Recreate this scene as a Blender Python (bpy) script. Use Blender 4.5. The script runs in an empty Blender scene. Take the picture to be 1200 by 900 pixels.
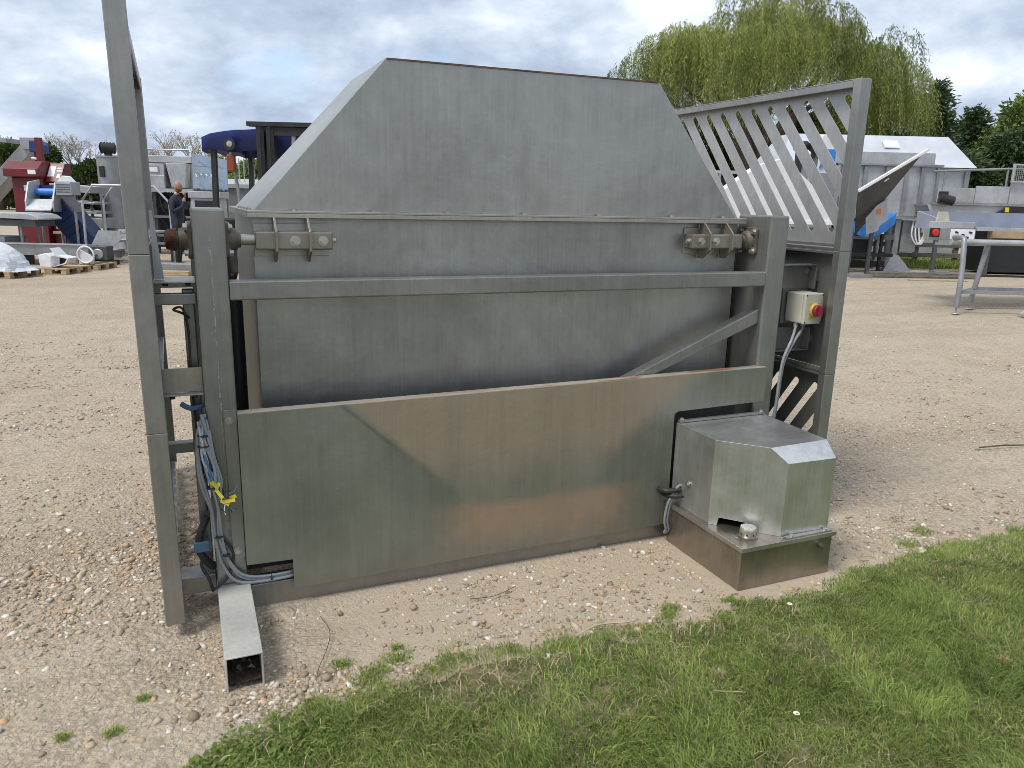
import bpy, bmesh, math, random
import numpy as np
from mathutils import Vector, Matrix, noise as mnoise

random.seed(7)
RNG = np.random.default_rng(11)
sc = bpy.context.scene
COL = sc.collection
R = math.radians

# ------------------------------------------------------------------ camera
cam = bpy.data.cameras.new('camera')
cam.sensor_width = 36.0
cam.lens = 26.7
cam.clip_start = 0.05
cam.clip_end = 3000
cam_o = bpy.data.objects.new('camera', cam)
COL.objects.link(cam_o)
rows = []
vx = Vector((2125, 161, -890)).normalized()      # machine's long axis seen by the lens
vz = Vector((88, 3700, 890)).normalized()        # plumb line
vx = (vx - vz * vx.dot(vz)).normalized()
vy = vz.cross(vx)
m3 = Matrix((vx, vy, vz))
cam_o.matrix_world = Matrix.Translation((0, 0, 1.6)) @ m3.to_4x4()
sc.camera = cam_o

# ------------------------------------------------------------------ sky, sun, exposure
SUN_AZ, SUN_EL = R(-108), R(56)      # azimuth clockwise from +Y, elevation
w = bpy.data.worlds.new('World')
sc.world = w
w.use_nodes = True
nt = w.node_tree
nt.nodes.clear()
def WN(t, **kw):
    n = nt.nodes.new(t)
    for k, v in kw.items():
        setattr(n, k, v)
    return n
def wm(op, a, b=None, clamp=False):
    n = WN('ShaderNodeMath', operation=op, use_clamp=clamp)
    for i, x in enumerate((a, b)):
        if x is None: continue
        if isinstance(x, (int, float)): n.inputs[i].default_value = x
        else: nt.links.new(x, n.inputs[i])
    return n.outputs[0]
def wramp(fac, stops):
    n = WN('ShaderNodeValToRGB')
    e = n.color_ramp.elements
    e[0].position, e[0].color = stops[0][0], (*stops[0][1], 1)
    e[1].position, e[1].color = stops[-1][0], (*stops[-1][1], 1)
    for p, c in stops[1:-1]:
        x = e.new(p); x.color = (*c, 1)
    nt.links.new(fac, n.inputs[0])
    return n.outputs[0]
sky = WN('ShaderNodeTexSky', sky_type='NISHITA', sun_disc=False)
sky.sun_elevation = SUN_EL
sky.sun_rotation = SUN_AZ
tc = WN('ShaderNodeTexCoord')
sp = WN('ShaderNodeSeparateXYZ')
nt.links.new(tc.outputs['Generated'], sp.inputs[0])
zz = wm('ADD', wm('MAXIMUM', sp.outputs[2], 0.0), 0.42)
cb = WN('ShaderNodeCombineXYZ')
nt.links.new(wm('DIVIDE', sp.outputs[0], zz), cb.inputs[0])
nt.links.new(wm('DIVIDE', sp.outputs[1], zz), cb.inputs[1])
cb.inputs[2].default_value = 3.7
def wnoise(scale, detail, rough, dist=0.0, off=(0, 0, 0)):
    mp = WN('ShaderNodeMapping')
    mp.inputs['Location'].default_value = off
    nt.links.new(cb.outputs[0], mp.inputs[0])
    n = WN('ShaderNodeTexNoise')
    n.inputs['Scale'].default_value = scale
    n.inputs['Detail'].default_value = detail
    n.inputs['Roughness'].default_value = rough
    n.inputs['Distortion'].default_value = dist
    nt.links.new(mp.outputs[0], n.inputs[0])
    return n.outputs[0]
n_big = wnoise(1.2, 3, 0.5, 0.2, (4.1, 1.3, 0))
n_mid = wnoise(3.6, 10, 0.58, 0.15, (0.7, 2.2, 0))
tone = wm('ADD', wm('MULTIPLY', n_big, 0.45), wm('MULTIPLY', n_mid, 0.62))
cloud = wramp(tone, [(0.40, (0.29, 0.35, 0.46)), (0.48, (0.39, 0.46, 0.57)), (0.55, (0.52, 0.59, 0.69)),
                     (0.62, (0.72, 0.77, 0.84)), (0.72, (0.95, 0.95, 0.97))])
cover = wramp(wm('ADD', wm('MULTIPLY', n_big, 0.5), wm('MULTIPLY', wnoise(1.3, 7, 0.5, 0.2, (9, 5, 0)), 0.5)),
              [(0.325, (0.10,) * 3), (0.39, (1,) * 3)])
bg1 = WN('ShaderNodeBackground'); bg1.inputs[1].default_value = 0.12
bg2 = WN('ShaderNodeBackground'); bg2.inputs[1].default_value = 0.72
nt.links.new(sky.outputs[0], bg1.inputs[0])
nt.links.new(cloud, bg2.inputs[0])
mx = WN('ShaderNodeMixShader')
nt.links.new(cover, mx.inputs[0])
nt.links.new(bg1.outputs[0], mx.inputs[1])
nt.links.new(bg2.outputs[0], mx.inputs[2])
out = WN('ShaderNodeOutputWorld')
nt.links.new(mx.outputs[0], out.inputs[0])

sl = bpy.data.lights.new('sun', 'SUN')
sl.energy = 1.5
sl.angle = R(20)
sl.color = (1.0, 0.95, 0.88)
so = bpy.data.objects.new('sun', sl)
COL.objects.link(so)
sd = Vector((math.sin(SUN_AZ) * math.cos(SUN_EL), math.cos(SUN_AZ) * math.cos(SUN_EL), math.sin(SUN_EL)))
so.rotation_euler = (-sd).to_track_quat('-Z', 'Y').to_euler()
so.location = sd * 30
so['kind'] = 'structure'

vs = sc.view_settings
vs.view_transform = 'Standard'
vs.look = 'None'
vs.exposure = 1.0
vs.gamma = 1.0
vs.use_curve_mapping = False
sc.cycles.use_denoising = True
sc.cycles.pixel_filter_type = 'BLACKMAN_HARRIS'
sc.cycles.filter_width = 0.85
sc.cycles.max_bounces = 6
sc.cycles.transparent_max_bounces = 6

# ------------------------------------------------------------------ materials
MATS = {}
class NB:
    """small node-building helper"""
    def __init__(s, name):
        s.m = bpy.data.materials.new(name); s.m.use_nodes = True
        s.t = s.m.node_tree; s.t.nodes.clear()
        s.b = s.n('ShaderNodeBsdfPrincipled'); s.o = s.n('ShaderNodeOutputMaterial')
        s.t.links.new(s.b.outputs[0], s.o.inputs[0])
        s.c = s.n('ShaderNodeTexCoord').outputs['Object']
        MATS[name] = s.m
    def n(s, t, **kw):
        n = s.t.nodes.new(t)
        for k, v in kw.items(): setattr(n, k, v)
        return n
    def put(s, sock, x):
        if hasattr(x, 'is_output'): s.t.links.new(x, sock)
        else:
            if isinstance(x, tuple) and len(x) == 3 and sock.type == 'RGBA': x = (*x, 1)
            sock.default_value = x
    def set(s, **kw):
        for k, v in kw.items(): s.put(s.b.inputs[k.replace('_', ' ')], v)
    def map(s, scale=(1, 1, 1), loc=(0, 0, 0), rot=(0, 0, 0), co=None):
        n = s.n('ShaderNodeMapping')
        n.inputs['Scale'].default_value = scale; n.inputs['Location'].default_value = loc
        n.inputs['Rotation'].default_value = rot
        s.t.links.new(co or s.c, n.inputs[0]); return n.outputs[0]
    def noise(s, scale, detail=4, rough=0.55, co=None, dist=0.0):
        n = s.n('ShaderNodeTexNoise')
        n.inputs['Scale'].default_value = scale; n.inputs['Detail'].default_value = detail
        n.inputs['Roughness'].default_value = rough; n.inputs['Distortion'].default_value = dist
        s.t.links.new(co or s.c, n.inputs[0]); return n.outputs[0]
    def vor(s, scale, co=None, feature='F1', rand=1.0):
        n = s.n('ShaderNodeTexVoronoi', feature=feature)
        n.inputs['Scale'].default_value = scale; n.inputs['Randomness'].default_value = rand
        s.t.links.new(co or s.c, n.inputs[0]); return n
    def ramp(s, fac, stops):
        n = s.n('ShaderNodeValToRGB'); e = n.color_ramp.elements
        f = lambda c: (c, c, c, 1) if isinstance(c, (int, float)) else (*c, 1)
        e[0].position, e[0].color = stops[0][0], f(stops[0][1])
        e[1].position, e[1].color = stops[-1][0], f(stops[-1][1])
        for p, c in stops[1:-1]: e.new(p).color = f(c)
        s.put(n.inputs[0], fac); return n.outputs[0]
    def mix(s, fac, a, b, mode='MIX'):
        n = s.n('ShaderNodeMix', data_type='RGBA', blend_type=mode)
        s.put(n.inputs[0], fac); s.put(n.inputs[6], a); s.put(n.inputs[7], b); return n.outputs[2]
    def math(s, op, a, b=0.0, clamp=False):
        n = s.n('ShaderNodeMath', operation=op, use_clamp=clamp)
        s.put(n.inputs[0], a); s.put(n.inputs[1], b); return n.outputs[0]
    def xyz(s, co=None):
        n = s.n('ShaderNodeSeparateXYZ'); s.t.links.new(co or s.c, n.inputs[0]); return n.outputs
    def sstep(s, x, a, b):
        n = s.n('ShaderNodeMapRange', interpolation_type='SMOOTHSTEP')
        s.put(n.inputs[0], x); n.inputs[1].default_value = a; n.inputs[2].default_value = b
        return n.outputs[0]
    def bump(s, h, strength=0.3, dist=0.01):
        n = s.n('ShaderNodeBump'); n.inputs['Strength'].default_value = strength
        n.inputs['Distance'].default_value = dist
        s.t.links.new(h, n.inputs['Height']); s.t.links.new(n.outputs[0], s.b.inputs['Normal'])

def steel(name, col=(0.40, 0.41, 0.395), rough=0.42, metal=0.75, streak=1.0, dirt=(0.20, 0.17, 0.13), amt=0.35, grain=(70, 70, 2.2), mud=0.0):
    k = NB(name)
    st = k.noise(1.0, 5, 0.65, k.map(grain))
    bl = k.noise(0.9, 7, 0.62, dist=0.6)
    mo = k.noise(5.0, 7, 0.72)
    fine = k.noise(1.0, 3, 0.7, k.map((220, 220, 26)))
    v = k.math('ADD', k.math('MULTIPLY', st, 0.20 * streak), k.math('ADD', k.math('MULTIPLY', bl, 0.45), k.math('MULTIPLY', mo, 0.35)))
    c = k.mix(k.sstep(v, 0.32, 0.68), tuple(x * 0.74 for x in col), tuple(min(1, x * 1.24) for x in col))
    d = k.math('MULTIPLY', k.sstep(k.noise(1.0, 7, 0.66, k.map((6, 6, 2.0), (3.1, 1.7, 0.4))), 0.50, 0.78), amt)
    c = k.mix(d, c, tuple(x * 0.75 for x in dirt))
    for sc4, th, w4, tone4 in (((30, 30, 0.55), 0.63, 0.30, 1.6), ((17, 17, 0.30), 0.64, 0.28, 0.55), ((90, 90, 1.0), 0.68, 0.22, 1.8)):
        run = k.math('MULTIPLY', k.sstep(k.noise(1.0, 4, 0.6, k.map(sc4, (7 * tone4, 2, 1))), th, th + 0.10), k.sstep(mo, 0.40, 0.62))
        c = k.mix(k.math('MULTIPLY', run, w4 * streak), c, tuple(min(1, x * tone4) for x in col))
    scr = k.sstep(k.vor(9, k.map((1, 1, 0.25), (0, 0, 0), (0.2, 0.5, 0.3)), 'DISTANCE_TO_EDGE').outputs[0], 0.010, 0.003)
    c = k.mix(k.math('MULTIPLY', k.math('MULTIPLY', scr, k.sstep(mo, 0.55, 0.65)), 0.20), c, tuple(min(1, x * 1.8) for x in col))
    mt = k.math('SUBTRACT', metal, k.math('MULTIPLY', d, 0.5))
    if mud:
        X, Y_, Z = k.xyz()
        mu = k.math('MULTIPLY', k.sstep(k.math('ADD', Z, k.math('MULTIPLY', k.math('SUBTRACT', k.noise(11, 6, 0.7), 0.5), 0.35)), 0.16, -0.02), mud)
        c = k.mix(mu, c, (0.30, 0.235, 0.165)); mt = k.math('SUBTRACT', mt, k.math('MULTIPLY', mu, 0.6), clamp=True)
    k.set(Base_Color=c, Metallic=mt, Roughness=k.math('ADD', rough - 0.12, k.math('MULTIPLY', k.math('ADD', mo, bl), 0.15)))
    k.bump(k.math('ADD', k.math('MULTIPLY', fine, 0.02), k.math('ADD', k.math('MULTIPLY', bl, 1.0), k.math('MULTIPLY', mo, 0.05))), 0.22, 0.03)
    return k
def plain(name, col, rough=0.55, metal=0.0, var=0.25, scale=6.0, bump=0.05, spec=None):
    k = NB(name)
    n = k.noise(scale, 5, 0.6)
    c = k.mix(k.sstep(n, 0.3, 0.7), tuple(x * (1 - var) for x in col), tuple(min(1, x * (1 + var)) for x in col))
    k.set(Base_Color=c, Metallic=metal, Roughness=k.math('ADD', rough - 0.06, k.math('MULTIPLY', n, 0.12)))
    if bump: k.bump(k.noise(scale * 8, 3, 0.6), bump, 0.004)
    if spec is not None: k.b.inputs['Specular IOR Level'].default_value = spec
    return k

steel('frame_steel', (0.278, 0.281, 0.262), 0.38, 0.75, mud=0.3)
steel('hood_steel', (0.35, 0.352, 0.332), 0.36, 0.80, amt=0.30)
steel('guard_steel', (0.315, 0.313, 0.295), 0.37, 0.80, amt=0.2, mud=0.3)
steel('slat_steel_lit', (0.44, 0.44, 0.43), 0.42, 0.62, amt=0.15)  # lighter copy of guard_steel: light on the upper slats put into the colour
steel('edge_steel', (0.40, 0.38, 0.335), 0.38, 0.7, amt=0.3)
steel('cover_steel', (0.66, 0.66, 0.65), 0.30, 0.88, amt=0.5)
steel('tank_steel', (0.33, 0.295, 0.25), 0.27, 0.88, dirt=(0.13, 0.09, 0.06), amt=0.75, mud=0.2)
steel('bearing_iron', (0.15, 0.13, 0.105), 0.50, 0.6, dirt=(0.06, 0.035, 0.02), amt=0.9)
steel('trunnion_steel', (0.27, 0.25, 0.21), 0.36, 0.75, amt=0.6)
steel('foot_steel', (0.50, 0.49, 0.455), 0.50, 0.30, amt=0.3)
steel('bolt_steel', (0.46, 0.44, 0.40), 0.35, 0.85)
steel('yard_steel', (0.30, 0.31, 0.32), 0.42, 0.55, amt=0.3)
steel('yard_steel_pale', (0.42, 0.435, 0.45), 0.45, 0.40, amt=0.2)
steel('yard_steel_dark', (0.11, 0.115, 0.12), 0.50, 0.5, amt=0.4)
plain('weld', (0.36, 0.36, 0.34), 0.5, 0.6)
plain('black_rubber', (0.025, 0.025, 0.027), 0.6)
plain('black_paint', (0.016, 0.017, 0.019), 0.45)
plain('dark_iron', (0.028, 0.027, 0.026), 0.6, 0.3)
plain('cable_grey', (0.24, 0.26, 0.275), 0.5, var=0.1)
plain('cable_blue', (0.07, 0.16, 0.27), 0.5, var=0.1)
plain('tag_yellow', (0.62, 0.52, 0.03), 0.5, var=0.1)
plain('switch_cream', (0.46, 0.44, 0.37), 0.45, var=0.12)
plain('switch_yellow', (0.45, 0.33, 0.06), 0.45, var=0.15)
plain('switch_red', (0.22, 0.02, 0.045), 0.4, var=0.15)
plain('cap_metal', (0.62, 0.60, 0.52), 0.28, 0.8, var=0.2, scale=30)
plain('red_paint', (0.125, 0.010, 0.015), 0.42, var=0.2, scale=2.0)
plain('label_white', (0.75, 0.76, 0.78), 0.5, var=0.08)
plain('blue_belt', (0.006, 0.022, 0.075), 0.45, var=0.2)
plain('blue_bright', (0.03, 0.19, 0.55), 0.4, var=0.2)
plain('blue_canvas', (0.012, 0.028, 0.16), 0.42, var=0.3, scale=3)
plain('blue_film', (0.27, 0.34, 0.43), 0.25, var=0.12, scale=3)
plain('film_print', (0.22, 0.27, 0.36), 0.4, var=0.1)
plain('white_sheet', (0.66, 0.66, 0.68), 0.5, var=0.06, scale=3)
plain('white_plastic', (0.72, 0.73, 0.75), 0.45, var=0.1)
plain('orange_lamp', (0.22, 0.045, 0.015), 0.3, var=0.1)
plain('orange_sticker', (0.75, 0.16, 0.03), 0.5, var=0.05)
plain('lamp_glass', (0.45, 0.46, 0.46), 0.12, 0.7, var=0.05)
plain('skin', (0.30, 0.165, 0.115), 0.5, var=0.1, scale=20, bump=0)
plain('beard', (0.16, 0.07, 0.04), 0.8, var=0.2, scale=40)
plain('navy_cloth', (0.012, 0.018, 0.035), 0.8, var=0.3, scale=12)
plain('dark_cloth', (0.015, 0.015, 0.018), 0.85, var=0.3, scale=12)
plain('soil', (0.035, 0.026, 0.018), 0.9, var=0.5, scale=60, bump=0.8)
plain('bark', (0.10, 0.08, 0.06), 0.9, var=0.4, scale=10, bump=0.5)
plain('twig_pale', (0.34, 0.31, 0.27), 0.9, var=0.2, scale=6)
plain('straw', (0.42, 0.34, 0.20), 0.8, var=0.2)
plain('petal', (0.80, 0.80, 0.78), 0.6, var=0.05)
plain('daisy_eye', (0.70, 0.50, 0.05), 0.7, var=0.1)
plain('mesh_grey', (0.34, 0.35, 0.36), 0.5, 0.5)
plain('asphalt_plank', (0.10, 0.095, 0.085), 0.8, var=0.3)

k = NB('pallet_wood')
g = k.noise(1, 5, 0.6, k.map((3, 40, 40)))
k.set(Base_Color=k.mix(k.sstep(g, 0.3, 0.7), (0.30, 0.21, 0.12), (0.50, 0.38, 0.23)), Roughness=0.8)
k.bump(g, 0.2, 0.004)
k = NB('fence_wood')
g = k.noise(1, 5, 0.6, k.map((4, 30, 30)))
k.set(Base_Color=k.mix(k.sstep(g, 0.3, 0.7), (0.10, 0.09, 0.075), (0.22, 0.19, 0.15)), Roughness=0.85)
k.bump(g, 0.2, 0.004)
k = NB('plastic_wrap')
n = k.noise(5, 6, 0.6, k.map((1, 1, 2.5)))
k.set(Base_Color=k.mix(n, (0.50, 0.53, 0.58), (0.66, 0.68, 0.72)), Roughness=0.3)
k.bump(k.noise(3.2, 5, 0.6, k.map((1, 1, 4))), 0.7, 0.05)

# stained lower panel: dirt prints with a shape of their own on greenish steel
k = NB('panel_steel')
X, Y_, Z = k.xyz()
st = k.noise(1.0, 6, 0.65, k.map((60, 60, 2.0)))
bl = k.noise(2.4, 7, 0.65)
v = k.math('ADD', k.math('MULTIPLY', st, 0.3), k.math('MULTIPLY', bl, 0.7))
c = k.mix(k.sstep(v, 0.3, 0.7), (0.180, 0.192, 0.156), (0.275, 0.285, 0.235))
wob = k.math('MULTIPLY', k.math('SUBTRACT', k.noise(4, 7, 0.68), 0.5), 0.22)
vr = k.noise(1.0, 5, 0.65, k.map((22, 22, 0.8), (4, 0, 2)))
lineL = k.math('ADD', k.math('SUBTRACT', X, 0.53), k.math('MULTIPLY', k.math('SUBTRACT', Z, 0.81), 1.06))
lineR = k.math('SUBTRACT', k.math('ADD', 1.86, k.math('MULTIPLY', k.math('SUBTRACT', Z, 0.50), 1.05)), X)
tan = k.math('MULTIPLY', k.sstep(lineL, -0.006, 0.05), k.sstep(k.math('ADD', lineR, wob), -0.10, 0.16))
tan = k.math('MULTIPLY', tan, k.sstep(k.math('ADD', Z, k.math('MULTIPLY', wob, 1.4)), 0.28, 0.62))
tan = k.math('MULTIPLY', tan, k.math('ADD', 0.18, k.math('MULTIPLY', k.math('ADD', st, vr), 0.70)), clamp=True)
c = k.mix(tan, c, (0.335, 0.275, 0.198))
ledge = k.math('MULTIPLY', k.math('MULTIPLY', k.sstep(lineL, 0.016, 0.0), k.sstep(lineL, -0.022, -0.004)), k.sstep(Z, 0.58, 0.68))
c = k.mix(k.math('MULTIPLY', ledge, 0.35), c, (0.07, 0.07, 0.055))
rb = k.math('MULTIPLY', k.sstep(k.math('ADD', X, k.math('MULTIPLY', wob, 2.2)), 0.78, 1.10), k.sstep(k.math('ADD', X, k.math('MULTIPLY', wob, 1.6)), 1.98, 1.70))
rb = k.math('MULTIPLY', rb, k.sstep(k.math('ADD', Z, k.math('MULTIPLY', wob, 0.35)), 0.36, 0.285))
rb = k.math('MULTIPLY', rb, k.sstep(k.math('ADD', Z, k.math('MULTIPLY', wob, 1.6)), 0.02, 0.26))
rb = k.math('MULTIPLY', rb, k.math('SUBTRACT', k.math('MULTIPLY', k.math('ADD', k.math('ADD', vr, bl), k.noise(3.3, 7, 0.7)), 0.80), 0.36), clamp=True)
c = k.mix(k.math('MULTIPLY', rb, 0.8), c, (0.37, 0.245, 0.16))
dr = k.math('MULTIPLY', k.sstep(k.noise(1.0, 4, 0.6, k.map((26, 26, 0.5), (1, 2, 3))), 0.62, 0.74), 0.30)
c = k.mix(dr, c, (0.36, 0.37, 0.33))
rs = k.math('MULTIPLY', k.sstep(k.noise(1, 6, 0.6, k.map((6, 6, 1.2), (2, 0, 5))), 0.5, 0.8), 0.35)
c = k.mix(rs, c, (0.26, 0.20, 0.13))
speck = k.sstep(k.vor(38).outputs[0], 0.045, 0.03)
c = k.mix(k.math('MULTIPLY', speck, k.sstep(k.noise(9), 0.55, 0.65)), c, (0.5, 0.48, 0.42))
mu = k.math('MULTIPLY', k.sstep(k.math('ADD', Z, k.math('MULTIPLY', k.math('SUBTRACT', k.noise(11, 6, 0.7), 0.5), 0.35)), 0.20, 0.0), 0.25)
c = k.mix(mu, c, (0.27, 0.21, 0.15))
k.bump(k.math('ADD', k.math('MULTIPLY', bl, 1.0), k.math('MULTIPLY', st, 0.02)), 0.22, 0.03)
k.set(Base_Color=c, Metallic=k.math('SUBTRACT', 0.62, k.math('MULTIPLY', k.math('MAXIMUM', rb, tan), 0.3)),
      Roughness=k.math('ADD', 0.38, k.math('MULTIPLY', bl, 0.16)))

def leafmat(name, lo, hi, trans=0.25):
    k = NB(name)
    a = k.n('ShaderNodeAttribute', attribute_name='tint')
    k.set(Base_Color=k.mix(a.outputs['Fac'], lo, hi), Roughness=0.6)
    k.b.inputs['Specular IOR Level'].default_value = 0.25
    tr = k.n('ShaderNodeBsdfTranslucent')
    k.put(tr.inputs[0], k.mix(a.outputs['Fac'], lo, hi))
    ms = k.n('ShaderNodeMixShader'); ms.inputs[0].default_value = trans
    k.t.links.new(k.b.outputs[0], ms.inputs[1]); k.t.links.new(tr.outputs[0], ms.inputs[2])
    k.t.links.new(ms.outputs[0], k.o.inputs[0])
leafmat('willow_leaf', (0.075, 0.11, 0.022), (0.38, 0.42, 0.125), 0.32)
leafmat('conifer_leaf', (0.025, 0.048, 0.02), (0.10, 0.155, 0.06), 0.2)
leafmat('bush_leaf', (0.055, 0.095, 0.018), (0.25, 0.34, 0.085))
leafmat('hedge_leaf', (0.02, 0.035, 0.010), (0.08, 0.12, 0.03))
leafmat('blossom_leaf', (0.25, 0.24, 0.17), (0.62, 0.62, 0.55), 0.2)
leafmat('grass_blade', (0.095, 0.150, 0.028), (0.47, 0.56, 0.17), 0.42)

k = NB('stone_mix')
a = k.n('ShaderNodeAttribute', attribute_name='tint')
n = k.noise(70, 3, 0.6)
c = k.ramp(a.outputs['Fac'], [(0.0, (0.19, 0.147, 0.103)), (0.2, (0.36, 0.285, 0.20)), (0.42, (0.44, 0.345, 0.24)), (0.53, (0.46, 0.29, 0.16)),
                              (0.62, (0.50, 0.425, 0.325)), (0.78, (0.33, 0.295, 0.25)), (0.9, (0.62, 0.56, 0.47)), (1.0, (0.70, 0.66, 0.58))])
c = k.mix(k.math('MULTIPLY', k.sstep(n, 0.45, 0.7), 0.5), c, (0.22, 0.17, 0.12))
k.set(Base_Color=c, Roughness=0.75)

# ground: compacted sandy hoggin with gravel
k = NB('gravel_ground')
big = k.noise(0.45, 6, 0.62)
trk = k.noise(1.0, 6, 0.65, k.map((0.10, 0.75, 1), (0, 3, 0), (0, 0, R(-14))))
med = k.noise(2.6, 7, 0.68)
fine = k.noise(30, 6, 0.72)
grit = k.noise(120, 3, 0.7)
c = k.mix(k.sstep(big, 0.3, 0.7), (0.46, 0.378, 0.278), (0.54, 0.463, 0.36))
c = k.mix(k.math('MULTIPLY', k.sstep(trk, 0.49, 0.62), 0.55), c, (0.31, 0.248, 0.18))
mid8 = k.noise(8.5, 6, 0.7)
c = k.mix(k.math('MULTIPLY', k.sstep(mid8, 0.50, 0.66), 0.4), c, (0.29, 0.232, 0.168))
c = k.mix(k.math('MULTIPLY', k.sstep(med, 0.48, 0.72), 0.5), c, (0.29, 0.23, 0.165))
c = k.mix(k.math('MULTIPLY', k.sstep(fine, 0.42, 0.68), 0.45), c, (0.24, 0.19, 0.135))
c = k.mix(k.math('MULTIPLY', k.sstep(grit, 0.55, 0.72), 0.45), c, (0.52, 0.45, 0.36))
wob = k.n('ShaderNodeVectorMath', operation='ADD')
nv = k.n('ShaderNodeTexNoise'); nv.inputs['Scale'].default_value = 55
k.t.links.new(k.c, nv.inputs[0])
sc_ = k.n('ShaderNodeVectorMath', operation='SCALE'); sc_.inputs['Scale'].default_value = 0.02
k.t.links.new(nv.outputs['Color'], sc_.inputs[0]); k.t.links.new(k.c, wob.inputs[0]); k.t.links.new(sc_.outputs[0], wob.inputs[1])
v1 = k.vor(50, wob.outputs[0]); v2 = k.vor(95, wob.outputs[0]); v3 = k.vor(24, wob.outputs[0])
ST4 = [(0.0, (0.30, 0.238, 0.17)), (0.35, (0.47, 0.385, 0.285)), (0.6, (0.48, 0.345, 0.215)), (0.8, (0.44, 0.40, 0.345)), (1.0, (0.62, 0.57, 0.49))]
X, Y_, Z = k.xyz()
ea = k.math('ADD', X, k.math('MULTIPLY', k.math('SUBTRACT', med, 0.5), 0.9)); eb = k.math('ADD', Y_, k.math('MULTIPLY', k.math('SUBTRACT', med, 0.5), 0.4))
bare = k.math('MULTIPLY', k.math('MULTIPLY', k.sstep(ea, 0.15, 0.6), k.sstep(ea, 3.4, 2.7)), k.math('MULTIPLY', k.sstep(eb, 1.9, 2.2), k.sstep(eb, 3.2, 2.85)))
c = k.mix(k.math('MULTIPLY', bare, 0.7), c, (0.455, 0.370, 0.275))
dens = k.sstep(k.math('ADD', k.math('MULTIPLY', med, 0.6), k.math('MULTIPLY', big, 0.4)), 0.30, 0.50)
dens = k.math('MULTIPLY', dens, k.math('SUBTRACT', 1.0, k.math('MULTIPLY', bare, 0.85)))
c = k.mix(k.math('MULTIPLY', k.sstep(v1.outputs[0], 0.42, 0.62), k.math('MULTIPLY', dens, 0.35)), c, (0.18, 0.14, 0.10))
c = k.mix(k.math('MULTIPLY', k.math('MULTIPLY', k.sstep(v1.outputs[0], 0.46, 0.30), dens), 0.92), c, k.ramp(v1.outputs['Color'], ST4))
c = k.mix(k.math('MULTIPLY', k.math('MULTIPLY', k.sstep(v3.outputs[0], 0.34, 0.24), k.sstep(med, 0.45, 0.6)), 0.55), c, k.ramp(v3.outputs['Color'], ST4))
pale = k.math('MULTIPLY', k.sstep(v2.outputs[0], 0.28, 0.18), k.sstep(k.noise(15), 0.48, 0.60))
c = k.mix(k.math('MULTIPLY', pale, 0.7), c, (0.58, 0.53, 0.45))
k.set(Base_Color=c, Roughness=0.92)
h = k.math('ADD', k.math('MULTIPLY', k.math('SUBTRACT', 1.0, v1.outputs[0]), dens), k.math('ADD', k.math('MULTIPLY', fine, 0.9), k.math('MULTIPLY', grit, 0.35)))
k.bump(h, 0.9, 0.014)

k = NB('lawn_soil')
n = k.noise(9, 6, 0.65)
k.set(Base_Color=k.mix(k.sstep(n, 0.35, 0.65), (0.075, 0.075, 0.032), (0.20, 0.165, 0.095)), Roughness=0.95)
k.bump(k.noise(60, 4, 0.7), 0.6, 0.01)

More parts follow.
